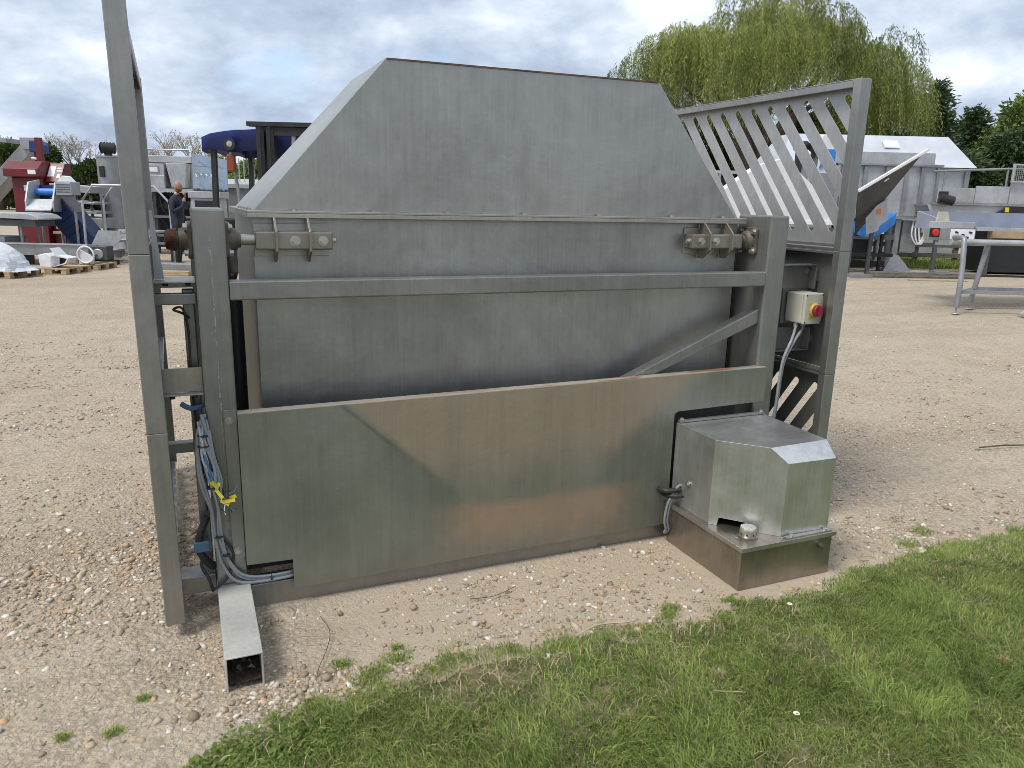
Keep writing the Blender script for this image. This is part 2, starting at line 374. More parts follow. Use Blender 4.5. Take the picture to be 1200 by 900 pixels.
# ------------------------------------------------------------------ mesh helpers
class MB:
    def __init__(s): s.v = []; s.f = []
    def add(s, vs, fs):
        o = len(s.v); s.v += [tuple(p) for p in vs]; s.f += [tuple(i + o for i in f) for f in fs]; return s
    def box(s, x0, x1, y0, y1, z0, z1):
        return s.add([(x0, y0, z0), (x1, y0, z0), (x1, y1, z0), (x0, y1, z0), (x0, y0, z1), (x1, y0, z1), (x1, y1, z1), (x0, y1, z1)],
                     [(0, 3, 2, 1), (4, 5, 6, 7), (0, 1, 5, 4), (1, 2, 6, 5), (2, 3, 7, 6), (3, 0, 4, 7)])
    def prism(s, poly, axis, a, b):
        """polygon (list of 2-tuples) swept from a to b along axis; for 'x' the pairs are (y,z), for 'y' (x,z), for 'z' (x,y)"""
        f = {'x': lambda p, t: (t, p[0], p[1]), 'y': lambda p, t: (p[0], t, p[1]), 'z': lambda p, t: (p[0], p[1], t)}[axis]
        n = len(poly)
        vs = [f(p, a) for p in poly] + [f(p, b) for p in poly]
        fs = [tuple(range(n - 1, -1, -1)), tuple(range(n, 2 * n))] + [(i, (i + 1) % n, n + (i + 1) % n, n + i) for i in range(n)]
        return s.add(vs, fs)
    def tube(s, p0, p1, r0, r1=None, n=8, caps=True):
        r1 = r0 if r1 is None else r1
        p0 = Vector(p0); p1 = Vector(p1); d = p1 - p0
        if d.length < 1e-6: return s
        q = d.to_track_quat('Z', 'Y'); ax = q @ Vector((1, 0, 0)); ay = q @ Vector((0, 1, 0))
        vs = []
        for p, r in ((p0, r0), (p1, r1)):
            for i in range(n):
                a = 2 * math.pi * i / n; vs.append(p + ax * (r * math.cos(a)) + ay * (r * math.sin(a)))
        fs = [(i, (i + 1) % n, n + (i + 1) % n, n + i) for i in range(n)]
        if caps: fs += [tuple(range(n - 1, -1, -1)), tuple(range(n, 2 * n))]
        return s.add(vs, fs)
    def path(s, pts, r, n=6, sub=5, radii=None):
        P = [Vector(p) for p in pts]
        if sub > 1 and len(P) > 2:
            Q = []; rr = []
            E = [P[0] * 2 - P[1]] + P + [P[-1] * 2 - P[-2]]
            for i in range(1, len(E) - 2):
                for j in range(sub):
                    t = j / sub; a, b, c, d = E[i - 1:i + 3]
                    Q.append(0.5 * ((2 * b) + (c - a) * t + (2 * a - 5 * b + 4 * c - d) * t * t + (3 * b - a - 3 * c + d) * t ** 3))
            Q.append(P[-1]); P = Q
        N = len(P); vs = []; up = Vector((0.31, 0.2, 0.93))
        for i, p in enumerate(P):
            d = (P[min(i + 1, N - 1)] - P[max(i - 1, 0)])
            d = d.normalized() if d.length > 1e-9 else Vector((0, 0, 1))
            ax = d.cross(up)
            if ax.length < 1e-3: ax = d.cross(Vector((1, 0, 0)))
            ax.normalize(); ay = d.cross(ax); ay.normalize()
            R_ = r if radii is None else radii[0] + (radii[1] - radii[0]) * i / (N - 1)
            for k_ in range(n):
                a = 2 * math.pi * k_ / n; vs.append(p + ax * (R_ * math.cos(a)) + ay * (R_ * math.sin(a)))
        fs = [(i * n + k_, i * n + (k_ + 1) % n, (i + 1) * n + (k_ + 1) % n, (i + 1) * n + k_) for i in range(N - 1) for k_ in range(n)]
        fs += [tuple(range(n - 1, -1, -1)), tuple((N - 1) * n + k_ for k_ in range(n))]
        return s.add(vs, fs)
    def bar(s, p0, p1, wy, wz, up=(0, 0, 1)):
        """rectangular bar between two points; wy = width across, wz = thickness along up"""
        p0 = Vector(p0); p1 = Vector(p1); d = (p1 - p0).normalized(); u = Vector(up)
        sd_ = d.cross(u).normalized(); u = sd_.cross(d).normalized()
        vs = []
        for p in (p0, p1):
            for a, b in ((-1, -1), (1, -1), (1, 1), (-1, 1)): vs.append(p + sd_ * (a * wy / 2) + u * (b * wz / 2))
        return s.add(vs, [(0, 3, 2, 1), (4, 5, 6, 7), (0, 1, 5, 4), (1, 2, 6, 5), (2, 3, 7, 6), (3, 0, 4, 7)])
    def lathe(s, prof, n=16, c=(0, 0, 0), axis='z'):
        vs = []
        for r, h in prof:
            for i in range(n):
                a = 2 * math.pi * i / n; x, y = r * math.cos(a), r * math.sin(a)
                p = {'z': (x, y, h), 'x': (h, x, y), 'y': (x, h, y)}[axis]
                vs.append((p[0] + c[0], p[1] + c[1], p[2] + c[2]))
        m = len(prof)
        fs = [(i * n + j, i * n + (j + 1) % n, (i + 1) * n + (j + 1) % n, (i + 1) * n + j) for i in range(m - 1) for j in range(n)]
        fs += [tuple(range(n - 1, -1, -1)), tuple((m - 1) * n + j for j in range(n))]
        return s.add(vs, fs)
    def mesh(s, name):
        me = bpy.data.meshes.new(name); me.from_pydata(s.v, [], s.f); me.update()
        bm = bmesh.new(); bm.from_mesh(me); bmesh.ops.recalc_face_normals(bm, faces=bm.faces); bm.to_mesh(me); bm.free()
        return me

def link(name, me, mat, parent=None, loc=(0, 0, 0), rot=(0, 0, 0), bevel=0.0, smooth=False):
    o = bpy.data.objects.new(name, me); COL.objects.link(o)
    if mat and not me.materials: me.materials.append(MATS[mat])
    o.location = loc; o.rotation_euler = rot
    if parent: o.parent = parent
    if smooth:
        me.shade_smooth()
        try: me.set_sharp_from_angle(angle=R(40))
        except Exception: pass
    if bevel:
        b = o.modifiers.new('bevel', 'BEVEL'); b.width = bevel; b.segments = 2; b.limit_method = 'ANGLE'; b.angle_limit = R(35)
        b.harden_normals = False
    return o
def mk(name, mb, mat, parent=None, **kw): return link(name, mb.mesh(name), mat, parent, **kw)
def tag(o, label, cat, group=None):
    o['label'] = label; o['category'] = cat
    if group: o['group'] = group
    return o
def empty(name, loc, rz=0.0):
    o = bpy.data.objects.new(name, None); COL.objects.link(o); o.empty_display_size = 0.2
    o.location = loc; o.rotation_euler = (0, 0, rz); return o
def copy_tree(o, parent=None):
    c = o.copy(); COL.objects.link(c); c.parent = parent
    for ch in o.children: copy_tree(ch, c)
    return c
def tris(name, V, F, mat, tint=None, smooth=False, parent=None, loc=(0, 0, 0)):
    """big triangle mesh from numpy arrays, with an optional per-vertex tint"""
    me = bpy.data.meshes.new(name)
    V = np.asarray(V, np.float32); F = np.asarray(F, np.int32)
    me.vertices.add(len(V)); me.vertices.foreach_set('co', V.ravel())
    me.loops.add(F.size); me.loops.foreach_set('vertex_index', F.ravel())
    me.polygons.add(len(F)); me.polygons.foreach_set('loop_start', np.arange(0, F.size, 3, dtype=np.int32))
    me.update(calc_edges=True)
    if tint is not None:
        a = me.attributes.new('tint', 'FLOAT', 'POINT'); a.data.foreach_set('value', np.asarray(tint, np.float32))
    if smooth: me.shade_smooth()
    return link(name, me, mat, parent, loc=loc)
def plate_with_slots(name, outer, holes, thick):
    """flat plate (local XY outline, thickness along local Z) with cut-out slots"""
    cu = bpy.data.curves.new(name, 'CURVE'); cu.dimensions = '2D'; cu.fill_mode = 'BOTH'; cu.extrude = thick / 2
    for poly in [outer] + holes:
        sp_ = cu.splines.new('POLY'); sp_.points.add(len(poly) - 1)
        for p, q in zip(sp_.points, poly): p.co = (q[0], q[1], 0, 1)
        sp_.use_cyclic_u = True
    o = bpy.data.objects.new(name + '_tmp', cu); COL.objects.link(o)
    me = bpy.data.meshes.new_from_object(o.evaluated_get(bpy.context.evaluated_depsgraph_get()))
    bpy.data.objects.remove(o); bpy.data.curves.remove(cu); me.name = name
    return me
YAW = R(23.3345)
def yd(u, v, z=0.0):
    """yard coordinates (u across, v away, metres) to world"""
    return (u * math.cos(YAW) + v * math.sin(YAW), -u * math.sin(YAW) + v * math.cos(YAW), z)
def yroot(name, u, v, rz=0.0, z=0.0): return empty(name, yd(u, v, z), -YAW + rz)

k = NB('rusty_lip')
n = k.noise(1.0, 5, 0.6, k.map((5, 30, 30)))
X, Y_, Z = k.xyz()
f_ = k.math('MULTIPLY', k.sstep(n, 0.42, 0.62), k.sstep(X, 0.2, 1.8))
k.set(Base_Color=k.mix(f_, (0.50, 0.45, 0.38), (0.33, 0.17, 0.09)), Metallic=0.45, Roughness=0.45)
plain('rust_cap', (0.10, 0.035, 0.02), 0.6, 0.3, var=0.5, scale=30, bump=0.3)
plain('roof_white', (0.50, 0.53, 0.57), 0.4, 0.1, var=0.08, scale=1.5)
plain('blue_lining', (0.27, 0.295, 0.36), 0.4, 0.2, var=0.1, scale=3)
plain('button_red', (0.50, 0.02, 0.02), 0.35, var=0.1)
plain('fence_tan', (0.32, 0.23, 0.14), 0.7, var=0.3)
plain('cable_pale', (0.40, 0.43, 0.45), 0.45, var=0.1)
plain('rust_seam', (0.13, 0.075, 0.045), 0.7, 0.2, var=0.4, scale=20)
# ------------------------------------------------------------------ ground
EDGE = [(-3.0, -0.5), (-0.9, 0.9), (-0.45, 1.6), (-0.2, 1.93), (0.0, 2.10), (0.18, 2.13), (0.44, 2.21), (0.62, 2.24), (0.75, 2.29), (1.12, 2.21), (1.41, 2.22),
        (1.74, 2.24), (2.0, 2.25), (2.32, 2.25), (2.54, 2.25), (2.95, 2.31), (3.23, 2.36), (3.55, 2.37), (3.91, 2.31), (5, 2.2), (8, 1.8), (14, 1.0)]
EX = np.array([e[0] for e in EDGE]); EY = np.array([e[1] for e in EDGE])
def lawn_edge(x): return np.interp(x, EX, EY) - 0.055 * np.clip((np.asarray(x) - 1.2) / 0.5, 0, 1) + 0.035 * np.sin(np.asarray(x) * 7.3 + 0.8) * np.sin(np.asarray(x) * 2.9) + 0.018 * np.sin(np.asarray(x) * 23.0 + 2.0 * np.sin(np.asarray(x) * 5.0)) + 0.010 * np.sin(np.asarray(x) * 51.0)
def n2(x, y, s, seed=0.0): return mnoise.fractal(Vector((x * s + seed, y * s - seed, seed * 1.7)), 0.9, 2.1, 4)
def graded(lo, hi, fine_lo, fine_hi, step, grow):
    a = list(np.arange(fine_lo, fine_hi, step)); s_ = step; x = fine_hi
    while x < hi: a.append(x); s_ *= grow; x += s_
    a.append(hi); s_ = step; x = fine_lo - step
    while x > lo: a.insert(0, x); s_ *= grow; x -= s_
    a.insert(0, lo); return a
gx = graded(-900, 900, -1.5, 5.0, 0.05, 1.22); gy = graded(-900, 900, 1.2, 5.0, 0.05, 1.22)
gv = []
for y in gy:
    for x in gx:
        z = 0.0
        if -6 < x < 14 and -4 < y < 14:
            z = -0.009 + 0.011 * n2(x, y, 1.6, 3.0) + 0.005 * n2(x, y, 7.0, 1.0)
            z = min(z, 0.004)
            if 0 < x < 2.75 and 2.84 < y < 4.8 or 2.03 < x < 2.62 and 2.26 < y < 2.9: z = min(max(z, 0.004), 0.009)
            z += 0.018 * max(0.0, min(1.0, (float(lawn_edge(x)) - y) / 0.25))
        gv.append((x, y, z))
nx = len(gx)
gf = [(j * nx + i, j * nx + i + 1, (j + 1) * nx + i + 1, (j + 1) * nx + i) for j in range(len(gy) - 1) for i in range(nx - 1)]
me = bpy.data.meshes.new('ground'); me.from_pydata(gv, [], gf); me.shade_smooth()
ground = link('ground', me, 'gravel_ground'); ground['kind'] = 'structure'

# lawn soil sheet, following the ragged grass edge
lv = []; lf = []
lx = list(np.arange(-3.0, 6.0, 0.06)) + list(np.arange(6.0, 40.0, 2.0))
ly = [0.0, 0.05, 0.12, 0.25, 0.5, 0.9, 1.4, 2.2, 4.0, 9.0, 25.0, 60.0]
for x in lx:
    e = float(lawn_edge(x)) - 0.03 + 0.06 * n2(x, 0.0, 6.0, 9.0)
    for d in ly:
        y = e - d
        z = -0.009 + 0.011 * n2(x, y, 1.6, 3.0) + 0.005 * n2(x, y, 7.0, 1.0) if -4 < y else 0.0
        z = min(z, 0.004) + 0.018 * max(0.0, min(1.0, (float(lawn_edge(x)) - y) / 0.25)) + (0.006 if d > 0 else -0.006)
        lv.append((x, y, z))
m_ = len(ly)
lf = [(i * m_ + j, i * m_ + j + 1, (i + 1) * m_ + j + 1, (i + 1) * m_ + j) for i in range(len(lx) - 1) for j in range(m_ - 1)]
me = bpy.data.meshes.new('lawn'); me.from_pydata(lv, [], lf); me.shade_smooth()
lawn = link('lawn', me, 'lawn_soil'); lawn['kind'] = 'structure'

# ------------------------------------------------------------------ the tipping machine
MO = Vector((1.36, 3.6, 0.0))
mach = empty('hopper_tipping_machine', MO)
tag(mach, 'large grey stainless steel hopper tipping machine with slotted side guards standing on gravel', 'machine')
def mp(name, mb, mat='frame_steel', **kw):
    kw.setdefault('bevel', 0.004)
    return mk(name, mb, mat, mach, loc=-MO, **kw)
def sub(name, mb, mat, par, **kw): return mk(name, mb, mat, par, **kw)
def hexbolt(mb, c, axis, r=0.010, h=0.008):
    c = Vector(c); a = Vector(axis)
    mb.tube(c, c + a * 0.003, r * 1.5, n=12); mb.tube(c + a * 0.003, c + a * (0.003 + h), r, n=6)
    return mb
FR = (0, -1, 0)

# posts and base frame
PL = mp('post', MB().box(0.030, 0.140, 2.905, 3.150, 0.120, 1.552), bevel=0.008)
wv = MB()
zz_ = 0.32
while zz_ < 1.46:
    L_ = random.uniform(0.006, 0.02)
    wv.tube((0.085 + random.uniform(-0.0015, 0.0015), 2.9040, zz_), (0.085 + random.uniform(-0.0015, 0.0015), 2.9040, zz_ + L_), 0.0034, n=6)
    zz_ += L_ + random.choice((0.0, 0.002, 0.008, 0.02, 0.03))
sub('weld_seam', wv, 'weld', PL)['kind'] = 'stuff'
PR = mp('post', MB().box(2.578, 2.690, 2.912, 3.150, 0.100, 1.562), bevel=0.008)
def channel_foot(x0, x1, y0, y1, zt):
    t = 0.006; b = MB()
    b.box(x0, x0 + t, y0, y1, -0.01, zt - t); b.box(x1 - t, x1, y0, y1, -0.01, zt - t)
    b.box(x0, x1, y0, y1, zt - t, zt)
    return b
mp('foot', channel_foot(0.028, 0.148, 2.385, 4.70, 0.120), 'foot_steel', bevel=0.002)
mp('foot', channel_foot(2.575, 2.693, 2.90, 4.70, 0.100), 'frame_steel', bevel=0.002)
mp('base_beam', MB().box(0.150, 2.573, 2.905, 3.000, 0.0, 0.100))
mp('base_beam', MB().box(0.150, 2.573, 4.58, 4.68, 0.0, 0.100))
for x0, x1 in ((0.03, 0.14), (2.578, 2.69)):
    mp('rear_post', MB().box(x0, x1, 4.52, 4.62, 0.1205 if x0 < 1 else 0.1005, 1.30))
mp('rail', MB().box(0.1405, 2.5775, 2.908, 2.972, 1.228, 1.298), bevel=0.006)
mp('brace', MB().prism([(1.62, 0.720), (1.72, 0.720), (2.5775, 1.044), (2.5775, 1.116)], 'y', 2.935, 2.998), bevel=0.005)
mp('inner_plate', MB().box(0.1405, 2.5775, 3.045, 3.049, 0.1005, 0.74), 'yard_steel_dark', bevel=0)

# folded lower panel with its cut-outs
pz = lambda x: 0.812 + (x - 0.139) * 0.0085
pan = MB().prism([(0.139, 0.203), (0.312, 0.199), (0.312, 0.072), (2.082, 0.083), (2.082, 0.640), (2.100, 0.650), (2.612, 0.660), (2.612, pz(2.612)), (0.139, pz(0.139))], 'y', 2.874, 2.878)
PA = mp('lower_panel', pan, 'panel_steel', bevel=0.0012)
PA['label'] = 'brown and rust stained steel panel across the front'
lip = MB(); a, b = pz(0.139), pz(2.612)
lip.add([(0.139, 2.8785, a - 0.0001), (2.612, 2.8785, b - 0.0001), (2.612, 2.930, b), (0.139, 2.930, a), (0.139, 2.8785, a - 0.004), (2.612, 2.8785, b - 0.004), (2.612, 2.930, b - 0.004), (0.139, 2.930, a - 0.004)],
        [(0, 1, 2, 3), (7, 6, 5, 4), (0, 4, 5, 1), (1, 5, 6, 2), (2, 6, 7, 3), (3, 7, 4, 0)])
sub('top_lip', lip, 'rusty_lip', PA)
sub('side_return', MB().box(0.1392, 0.1432, 2.8785, 2.904, 0.21, 0.805), 'panel_steel', PA)
ST = mp('mounting_strip', MB().box(0.092, 0.1375, 2.895, 2.9035, 0.228, 0.826), 'frame_steel', bevel=0.0015)
for z in (0.785, 0.262): sub('bolt', hexbolt(MB(), (0.110, 2.895, z), FR), 'bolt_steel', ST)
mp('pipe', MB().tube((0.155, 3.02, 0.165), (0.60, 3.02, 0.16), 0.02, n=10), 'black_rubber', bevel=0, smooth=True)

# hopper: body, flange, hood
HB = mp('hopper', MB().prism([(3.100, 1.5345), (3.100, 0.72), (3.30, 0.50), (4.00, 0.50), (4.15, 1.5345)], 'x', 0.247, 2.535), 'hood_steel', bevel=0)
HB['label'] = 'grey steel hopper tub hung between the posts'
fl = MB().box(0.225, 2.555, 3.060, 4.190, 1.535, 1.545)
fl.box(0.225, 2.555, 3.060, 3.068, 1.518, 1.5348)
fl.box(0.225, 0.233, 3.0685, 4.19, 1.518, 1.5348)
sub('flange', fl, 'edge_steel', HB, bevel=0.002)
def hood_pts(o=0.0):
    return [(0.252, 3.10, 1.5455), (2.517, 3.10, 1.5455), (2.517, 4.12, 1.5455), (0.252, 4.12, 1.5455), (0.772, 3.10, 2.130), (2.024, 3.10, 2.138), (2.024, 3.74, 2.138), (0.772, 3.74, 2.130)]
HD = sub('hood', MB().add(hood_pts(), [(0, 1, 5, 4), (1, 2, 6, 5), (2, 3, 7, 6), (3, 0, 4, 7), (4, 5, 6, 7)]), 'hood_steel', HB, bevel=0.003)
sub('hood_seam', MB().bar((0.776, 3.0975, 2.1268), (2.020, 3.0975, 2.1345), 0.004, 0.006), 'rust_seam', HB)
HD['label'] = 'sloped trapezoid steel hood on top of the hopper'
for x in (0.40, 0.71, 1.02, 1.37, 1.74, 2.13, 2.43):
    b = MB(); b.tube((x, 3.082, 1.545), (x, 3.082, 1.553), 0.010, n=6); b.tube((x, 3.082, 1.5175), (x, 3.082, 1.535), 0.010, n=6)
    sub('flange_bolt', b, 'bolt_steel', HB)
for y in (3.13, 3.28, 3.45, 3.62):
    b = MB(); b.tube((0.239, y, 1.545), (0.239, y, 1.552), 0.009, n=6); sub('flange_bolt', b, 'bolt_steel', HB)
def trunnion(x0, x1, gx_, bolts, stub):
    zc = 1.435
    sub('backing_plate', MB().box(x0, x1, 3.092, 3.0995, zc - 0.062, zc + 0.062), 'hood_steel', HB, bevel=0.0015)
    TB = sub('trunnion_box', MB().box(x0, x1 + 0.004, 3.020, 3.0915, zc - 0.034, zc + 0.034), 'trunnion_steel', HB, bevel=0.006)
    for g in gx_:
        sub('gusset', MB().prism([(3.0915, zc + 0.086), (3.055, zc + 0.086), (2.998, zc + 0.036), (2.998, zc - 0.040), (3.055, zc - 0.082), (3.0915, zc - 0.082)], 'x', g, g + 0.009), 'trunnion_steel', HB, bevel=0.0015)
    for bx_ in bolts: sub('bolt', hexbolt(MB(), (bx_, 3.020, zc), FR, 0.013, 0.013), 'bolt_steel', HB)
    e = x1 + 0.0045 if stub > 0 else x0 - 0.0005
    sub('bolt', hexbolt(MB(), (e, 3.05, zc), (stub, 0, 0), 0.010, 0.012), 'bolt_steel', HB)
trunnion(0.248, 0.530, (0.318, 0.442), (0.392, 0.497), 1)
trunnion(2.215, 2.505, (2.300, 2.430), (2.262, 2.350), -1)
zc, yc = 1.437, 3.055
mp('shaft', MB().tube((-0.02, yc, zc), (0.247, yc, zc), 0.021, n=16), 'edge_steel', bevel=0, smooth=True)
mp('shaft', MB().tube((2.5095, yc, zc), (2.75, yc, zc), 0.021, n=16), 'edge_steel', bevel=0, smooth=True)
def bearing(x, sgn):
    pl = MB(); pts = []
    h = 0.066
    for cx_, cz_ in ((1, 1), (-1, 1), (-1, -1), (1, -1)):
        for i in range(4):
            a = math.atan2(cz_, cx_) - math.pi / 4 + i * math.pi / 6
            pts.append((yc + cx_ * (h - 0.016) + 0.016 * math.cos(a), zc + cz_ * (h - 0.016) + 0.016 * math.sin(a)))
    pl.prism(pts, 'x', x, x + sgn * 0.014)
    B = mp('bearing', pl, 'bearing_iron', bevel=0.002)
    pr = [(0.052, x + sgn * 0.0142), (0.050, x + sgn * 0.026), (0.042, x + sgn * 0.034), (0.040, x + sgn * 0.044), (0.030, x + sgn * 0.046), (0.029, x + sgn * 0.058), (0.0212, x + sgn * 0.058)]
    sub('hub', MB().lathe(pr, 20, (0, yc, zc), 'x'), 'bearing_iron', B, smooth=True)
    for a_, b_ in ((1, 1), (-1, 1), (-1, -1), (1, -1)):
        sub('bolt', hexbolt(MB(), (x + sgn * 0.0142, yc + a_ * 0.046, zc + b_ * 0.046), (sgn, 0, 0), 0.012, 0.011), 'bolt_steel', B)
bearing(0.1402, 1); bearing(0.0298, -1); bearing(2.5778, -1); bearing(2.6902, 1)
mp('end_cap', MB().lathe([(0.040, -0.021), (0.041, -0.032), (0.034, -0.058), (0.020, -0.062)], 18, (0, yc, zc), 'x'), 'rust_cap', bevel=0, smooth=True)
mp('gap_shade_plate', MB().box(2.700, 2.708, 3.155, 4.50, 0.101, 1.50), 'black_rubber', bevel=0)  # added black plate, stands in for the deep shade between hopper and post
# dark lift ram beside the left post
mp('ram', MB().tube((0.178, 3.34, 0.1), (0.178, 3.34, 1.25), 0.032, n=14), 'black_paint', bevel=0, smooth=True)

# slotted side guards
def clip_poly(poly, ymin):
    o_ = []
    for i, p in enumerate(poly):
        q = poly[(i + 1) % len(poly)]
        ip, iq = p[0] >= ymin, q[0] >= ymin
        if ip: o_.append(p)
        if ip != iq:
            t = (ymin - p[0]) / (q[0] - p[0]); o_.append((ymin, p[1] + (q[1] - p[1]) * t))
    return o_
def slot(y0, z0, y1, z1, hw):
    a = math.atan2(z1 - z0, y1 - y0); P_ = []
    for (cy, cz), base in (((y1, z1), -math.pi / 2), ((y0, z0), math.pi / 2)):
        for i in range(7):
            t = a + base + math.pi * i / 6; P_.append((cy + hw * math.cos(t), cz + hw * math.sin(t)))
    return P_
PERM = Matrix(((0, 0, 1, 0), (1, 0, 0, 0), (0, 1, 0, 0), (0, 0, 0, 1)))
GL = 1.93
def side_guard(loc, inw, rot, sym_label):
    """local frame: plate at x=0, inward = inw, y runs back from the front edge"""
    bx = lambda mb, a, b_, *r: mb.box(min(a * inw, b_ * inw), max(a * inw, b_ * inw), *r)
    fr = MB(); bx(fr, 0.0, 0.066, 0.0, 0.045, 0.7880, 1.4010)
    G = mk('side_guard', fr, 'guard_steel', mach, loc=Vector(loc) - MO, rot=rot, bevel=0.003)
    G['label'] = sym_label
    for z0, z1 in ((0.050, 0.7875), (1.4015, 2.190)):
        l_ = MB(); bx(l_, 0.0, 0.066, 0.0, 0.045, z0, z1); sub('upright', l_, 'guard_steel', G, bevel=0.003)
    l_ = MB(); bx(l_, 0.0, 0.050 if inw < 0 else 0.060, GL - 0.03, GL, 0.05, 2.19); sub('rear_upright', l_, 'guard_steel', G, bevel=0.006)
    lips = MB()
    wl_, hl_ = (0.066, 2.152) if inw < 0 else (0.056, 2.13)
    bx(lips, 0.0045, wl_, 0.0455, GL - 0.031, 2.184, 2.1895); bx(lips, wl_ - 0.006, wl_, 0.0455, GL - 0.031, hl_, 2.1838)
    sub('top_rail', lips, 'guard_steel', G, bevel=0.004)
    for z in (1.4025, 0.7925, 0.052):
        l_ = MB(); bx(l_, 0.004, 0.052, 0.0455, GL - 0.031, z, z + 0.014); sub('edge_lip', l_, 'guard_steel', G, bevel=0.002)
    for z in (1.384, 0.7745):
        l_ = MB(); bx(l_, 0.004, 0.052, 0.0455, GL - 0.031, z, z + 0.013); sub('edge_lip', l_, 'guard_steel', G, bevel=0.002)
    up = []
    for i in range(13):
        yt = 0.13 + 0.1345 * i
        zb = 1.505
        s_ = slot(yt, 2.118, yt - 0.87 * (2.118 - zb), zb, 0.0172)
        s_ = clip_poly(s_, 0.068)
        if len(s_) > 3: up.append(s_)
    for i in range(4):
        yt = 0.13 + 0.1345 * (13 + i)
        yb = yt - 0.87 * (2.118 - 1.505)
        if yt > GL - 0.08:
            zt = 2.118 - (yt - (GL - 0.1)) / 0.87
            up.append(slot(GL - 0.1, zt, yb, 1.505, 0.0172))
        else: up.append(slot(yt, 2.118, yb, 1.505, 0.0172))
    me = plate_with_slots('guard_plate', [(0.046, 1.4305), (GL - 0.031, 1.4305), (GL - 0.031, 2.188), (0.046, 2.188)], up, 0.004); me.transform(PERM)
    link('guard_plate', me, 'slat_steel_lit', G, loc=(0.002 * inw, 0, 0))
    mid = MB(); bx(mid, 0.0, 0.004, 0.0455, GL - 0.031, 0.8070, 1.3835); sub('guard_plate', mid, 'guard_steel', G)
    lo = []
    for i in range(-3, 14):
        yt = 0.120 + 0.1345 * i
        yb = yt + 0.68 * (0.700 - 0.14); zt = 0.700
        if yb > GL - 0.08: break
        s_ = clip_poly(slot(yb, 0.14, yt, zt, 0.0195), 0.066)
        if len(s_) > 3: lo.append(s_)
    me = plate_with_slots('guard_plate', [(0.046, 0.0665), (GL - 0.031, 0.0665), (GL - 0.031, 0.774), (0.046, 0.774)], lo, 0.004); me.transform(PERM)
    link('guard_plate', me, 'guard_steel', G, loc=(0.002 * inw, 0, 0))
    return G
side_guard((2.985, 2.800, 0.0), -1, (0, 0, 0), 'slotted steel side guard beside the isolator switch')
side_guard((-0.157, 2.790, 0.0), 1, (0, R(-0.5), R(0.85)), 'slotted steel side guard seen edge on beside the cable bundle')

# brackets tying the guards to the posts
mp('guard_bracket', MB().box(-0.108, 0.0295, 2.93, 3.12, 1.292, 1.298).box(-0.108, 0.0295, 3.06, 3.066, 1.262, 1.292), 'edge_steel', bevel=0.001)
mp('guard_bracket', MB().box(-0.112, 0.0295, 2.955, 2.995, 1.212, 1.252))
mp('slim_upright', MB().box(-0.018, 0.0215, 2.996, 3.036, 0.122, 1.262))
mp('guard_bracket', MB().box(-0.104, 0.0295, 2.935, 2.941, 0.895, 0.985).box(-0.104, 0.0295, 2.90, 2.9345, 0.889, 0.895), 'edge_steel', bevel=0.001)
for x in (-0.075, 0.0): mp('bolt', hexbolt(MB(), (x, 2.918, 0.889), (0, 0, -1), 0.009, 0.009), 'dark_iron', bevel=0)
for x in (-0.07, 0.005): mp('bolt', hexbolt(MB(), (x, 2.97, 1.292), (0, 0, -1), 0.009, 0.010), 'dark_iron', bevel=0)
mp('guard_bracket', MB().box(-0.120, 0.0295, 3.04, 3.08, 0.630, 0.672))
mp('guard_bracket', MB().box(-0.125, 0.0275, 2.955, 3.055, 0.078, 0.150))
mp('gusset', MB().prism([(-0.104, 1.54), (-0.094, 1.54), (-0.072, 1.30), (-0.104, 1.30)], 'y', 3.00, 3.006), 'yard_steel_pale', bevel=0)
mp('guard_bracket', MB().box(2.6905, 2.9555, 3.02, 3.026, 1.20, 1.325).box(2.6905, 2.9555, 2.97, 3.0195, 1.319, 1.325).box(2.95, 2.9555, 2.97, 3.0195, 1.20, 1.3185).box(2.9558, 2.981, 2.985, 3.005, 1.24, 1.28), 'frame_steel', bevel=0.001)
mp('guard_bracket', MB().box(2.6905, 2.9555, 3.02, 3.026, 0.89, 1.0).box(2.6905, 2.9555, 2.97, 3.0195, 0.884, 0.89).box(2.95, 2.9555, 2.97, 3.0195, 0.8905, 1.0).box(2.9558, 2.981, 2.985, 3.005, 0.92, 0.96), 'frame_steel', bevel=0.001)
for z in (1.30, 0.975): mp('bolt', hexbolt(MB(), (2.935, 3.02, z - 0.01), FR, 0.010, 0.008), 'bolt_steel', bevel=0)
mp('bolt', hexbolt(MB(), (2.6902, 2.99, 1.50), (1, 0, 0), 0.014, 0.02), 'bolt_steel', bevel=0)

# isolator switch on the right guard
SW = mp('isolator_switch', MB().box(2.820, 2.934, 2.905, 3.0185, 1.036, 1.188), 'switch_cream', bevel=0.006)
SW['label'] = 'cream isolator switch box with red and yellow rotary knob'
sub('lid', MB().box(2.818, 2.936, 2.884, 2.9045, 1.034, 1.190), 'switch_cream', SW, bevel=0.006)
sub('face_plate', MB().box(2.846, 2.912, 2.8795, 2.8838, 1.068, 1.142), 'switch_yellow', SW, bevel=0.001)
sub('collar', MB().lathe([(0.036, 2.8792), (0.036, 2.872), (0.031, 2.866)], 24, (2.879, 0, 1.105), 'y'), 'switch_yellow', SW, smooth=True)
sub('knob', MB().lathe([(0.029, 2.8658), (0.029, 2.852), (0.026, 2.848)], 24, (2.879, 0, 1.105), 'y').box(2.872, 2.886, 2.832, 2.8478, 1.078, 1.132), 'switch_red', SW, bevel=0.0015)
for x_, z_ in ((2.826, 1.180), (2.928, 1.180), (2.826, 1.044), (2.928, 1.044)):
    sub('screw', MB().tube((x_, 2.8838, z_), (x_, 2.8825, z_), 0.004, n=8), 'dark_iron', SW)
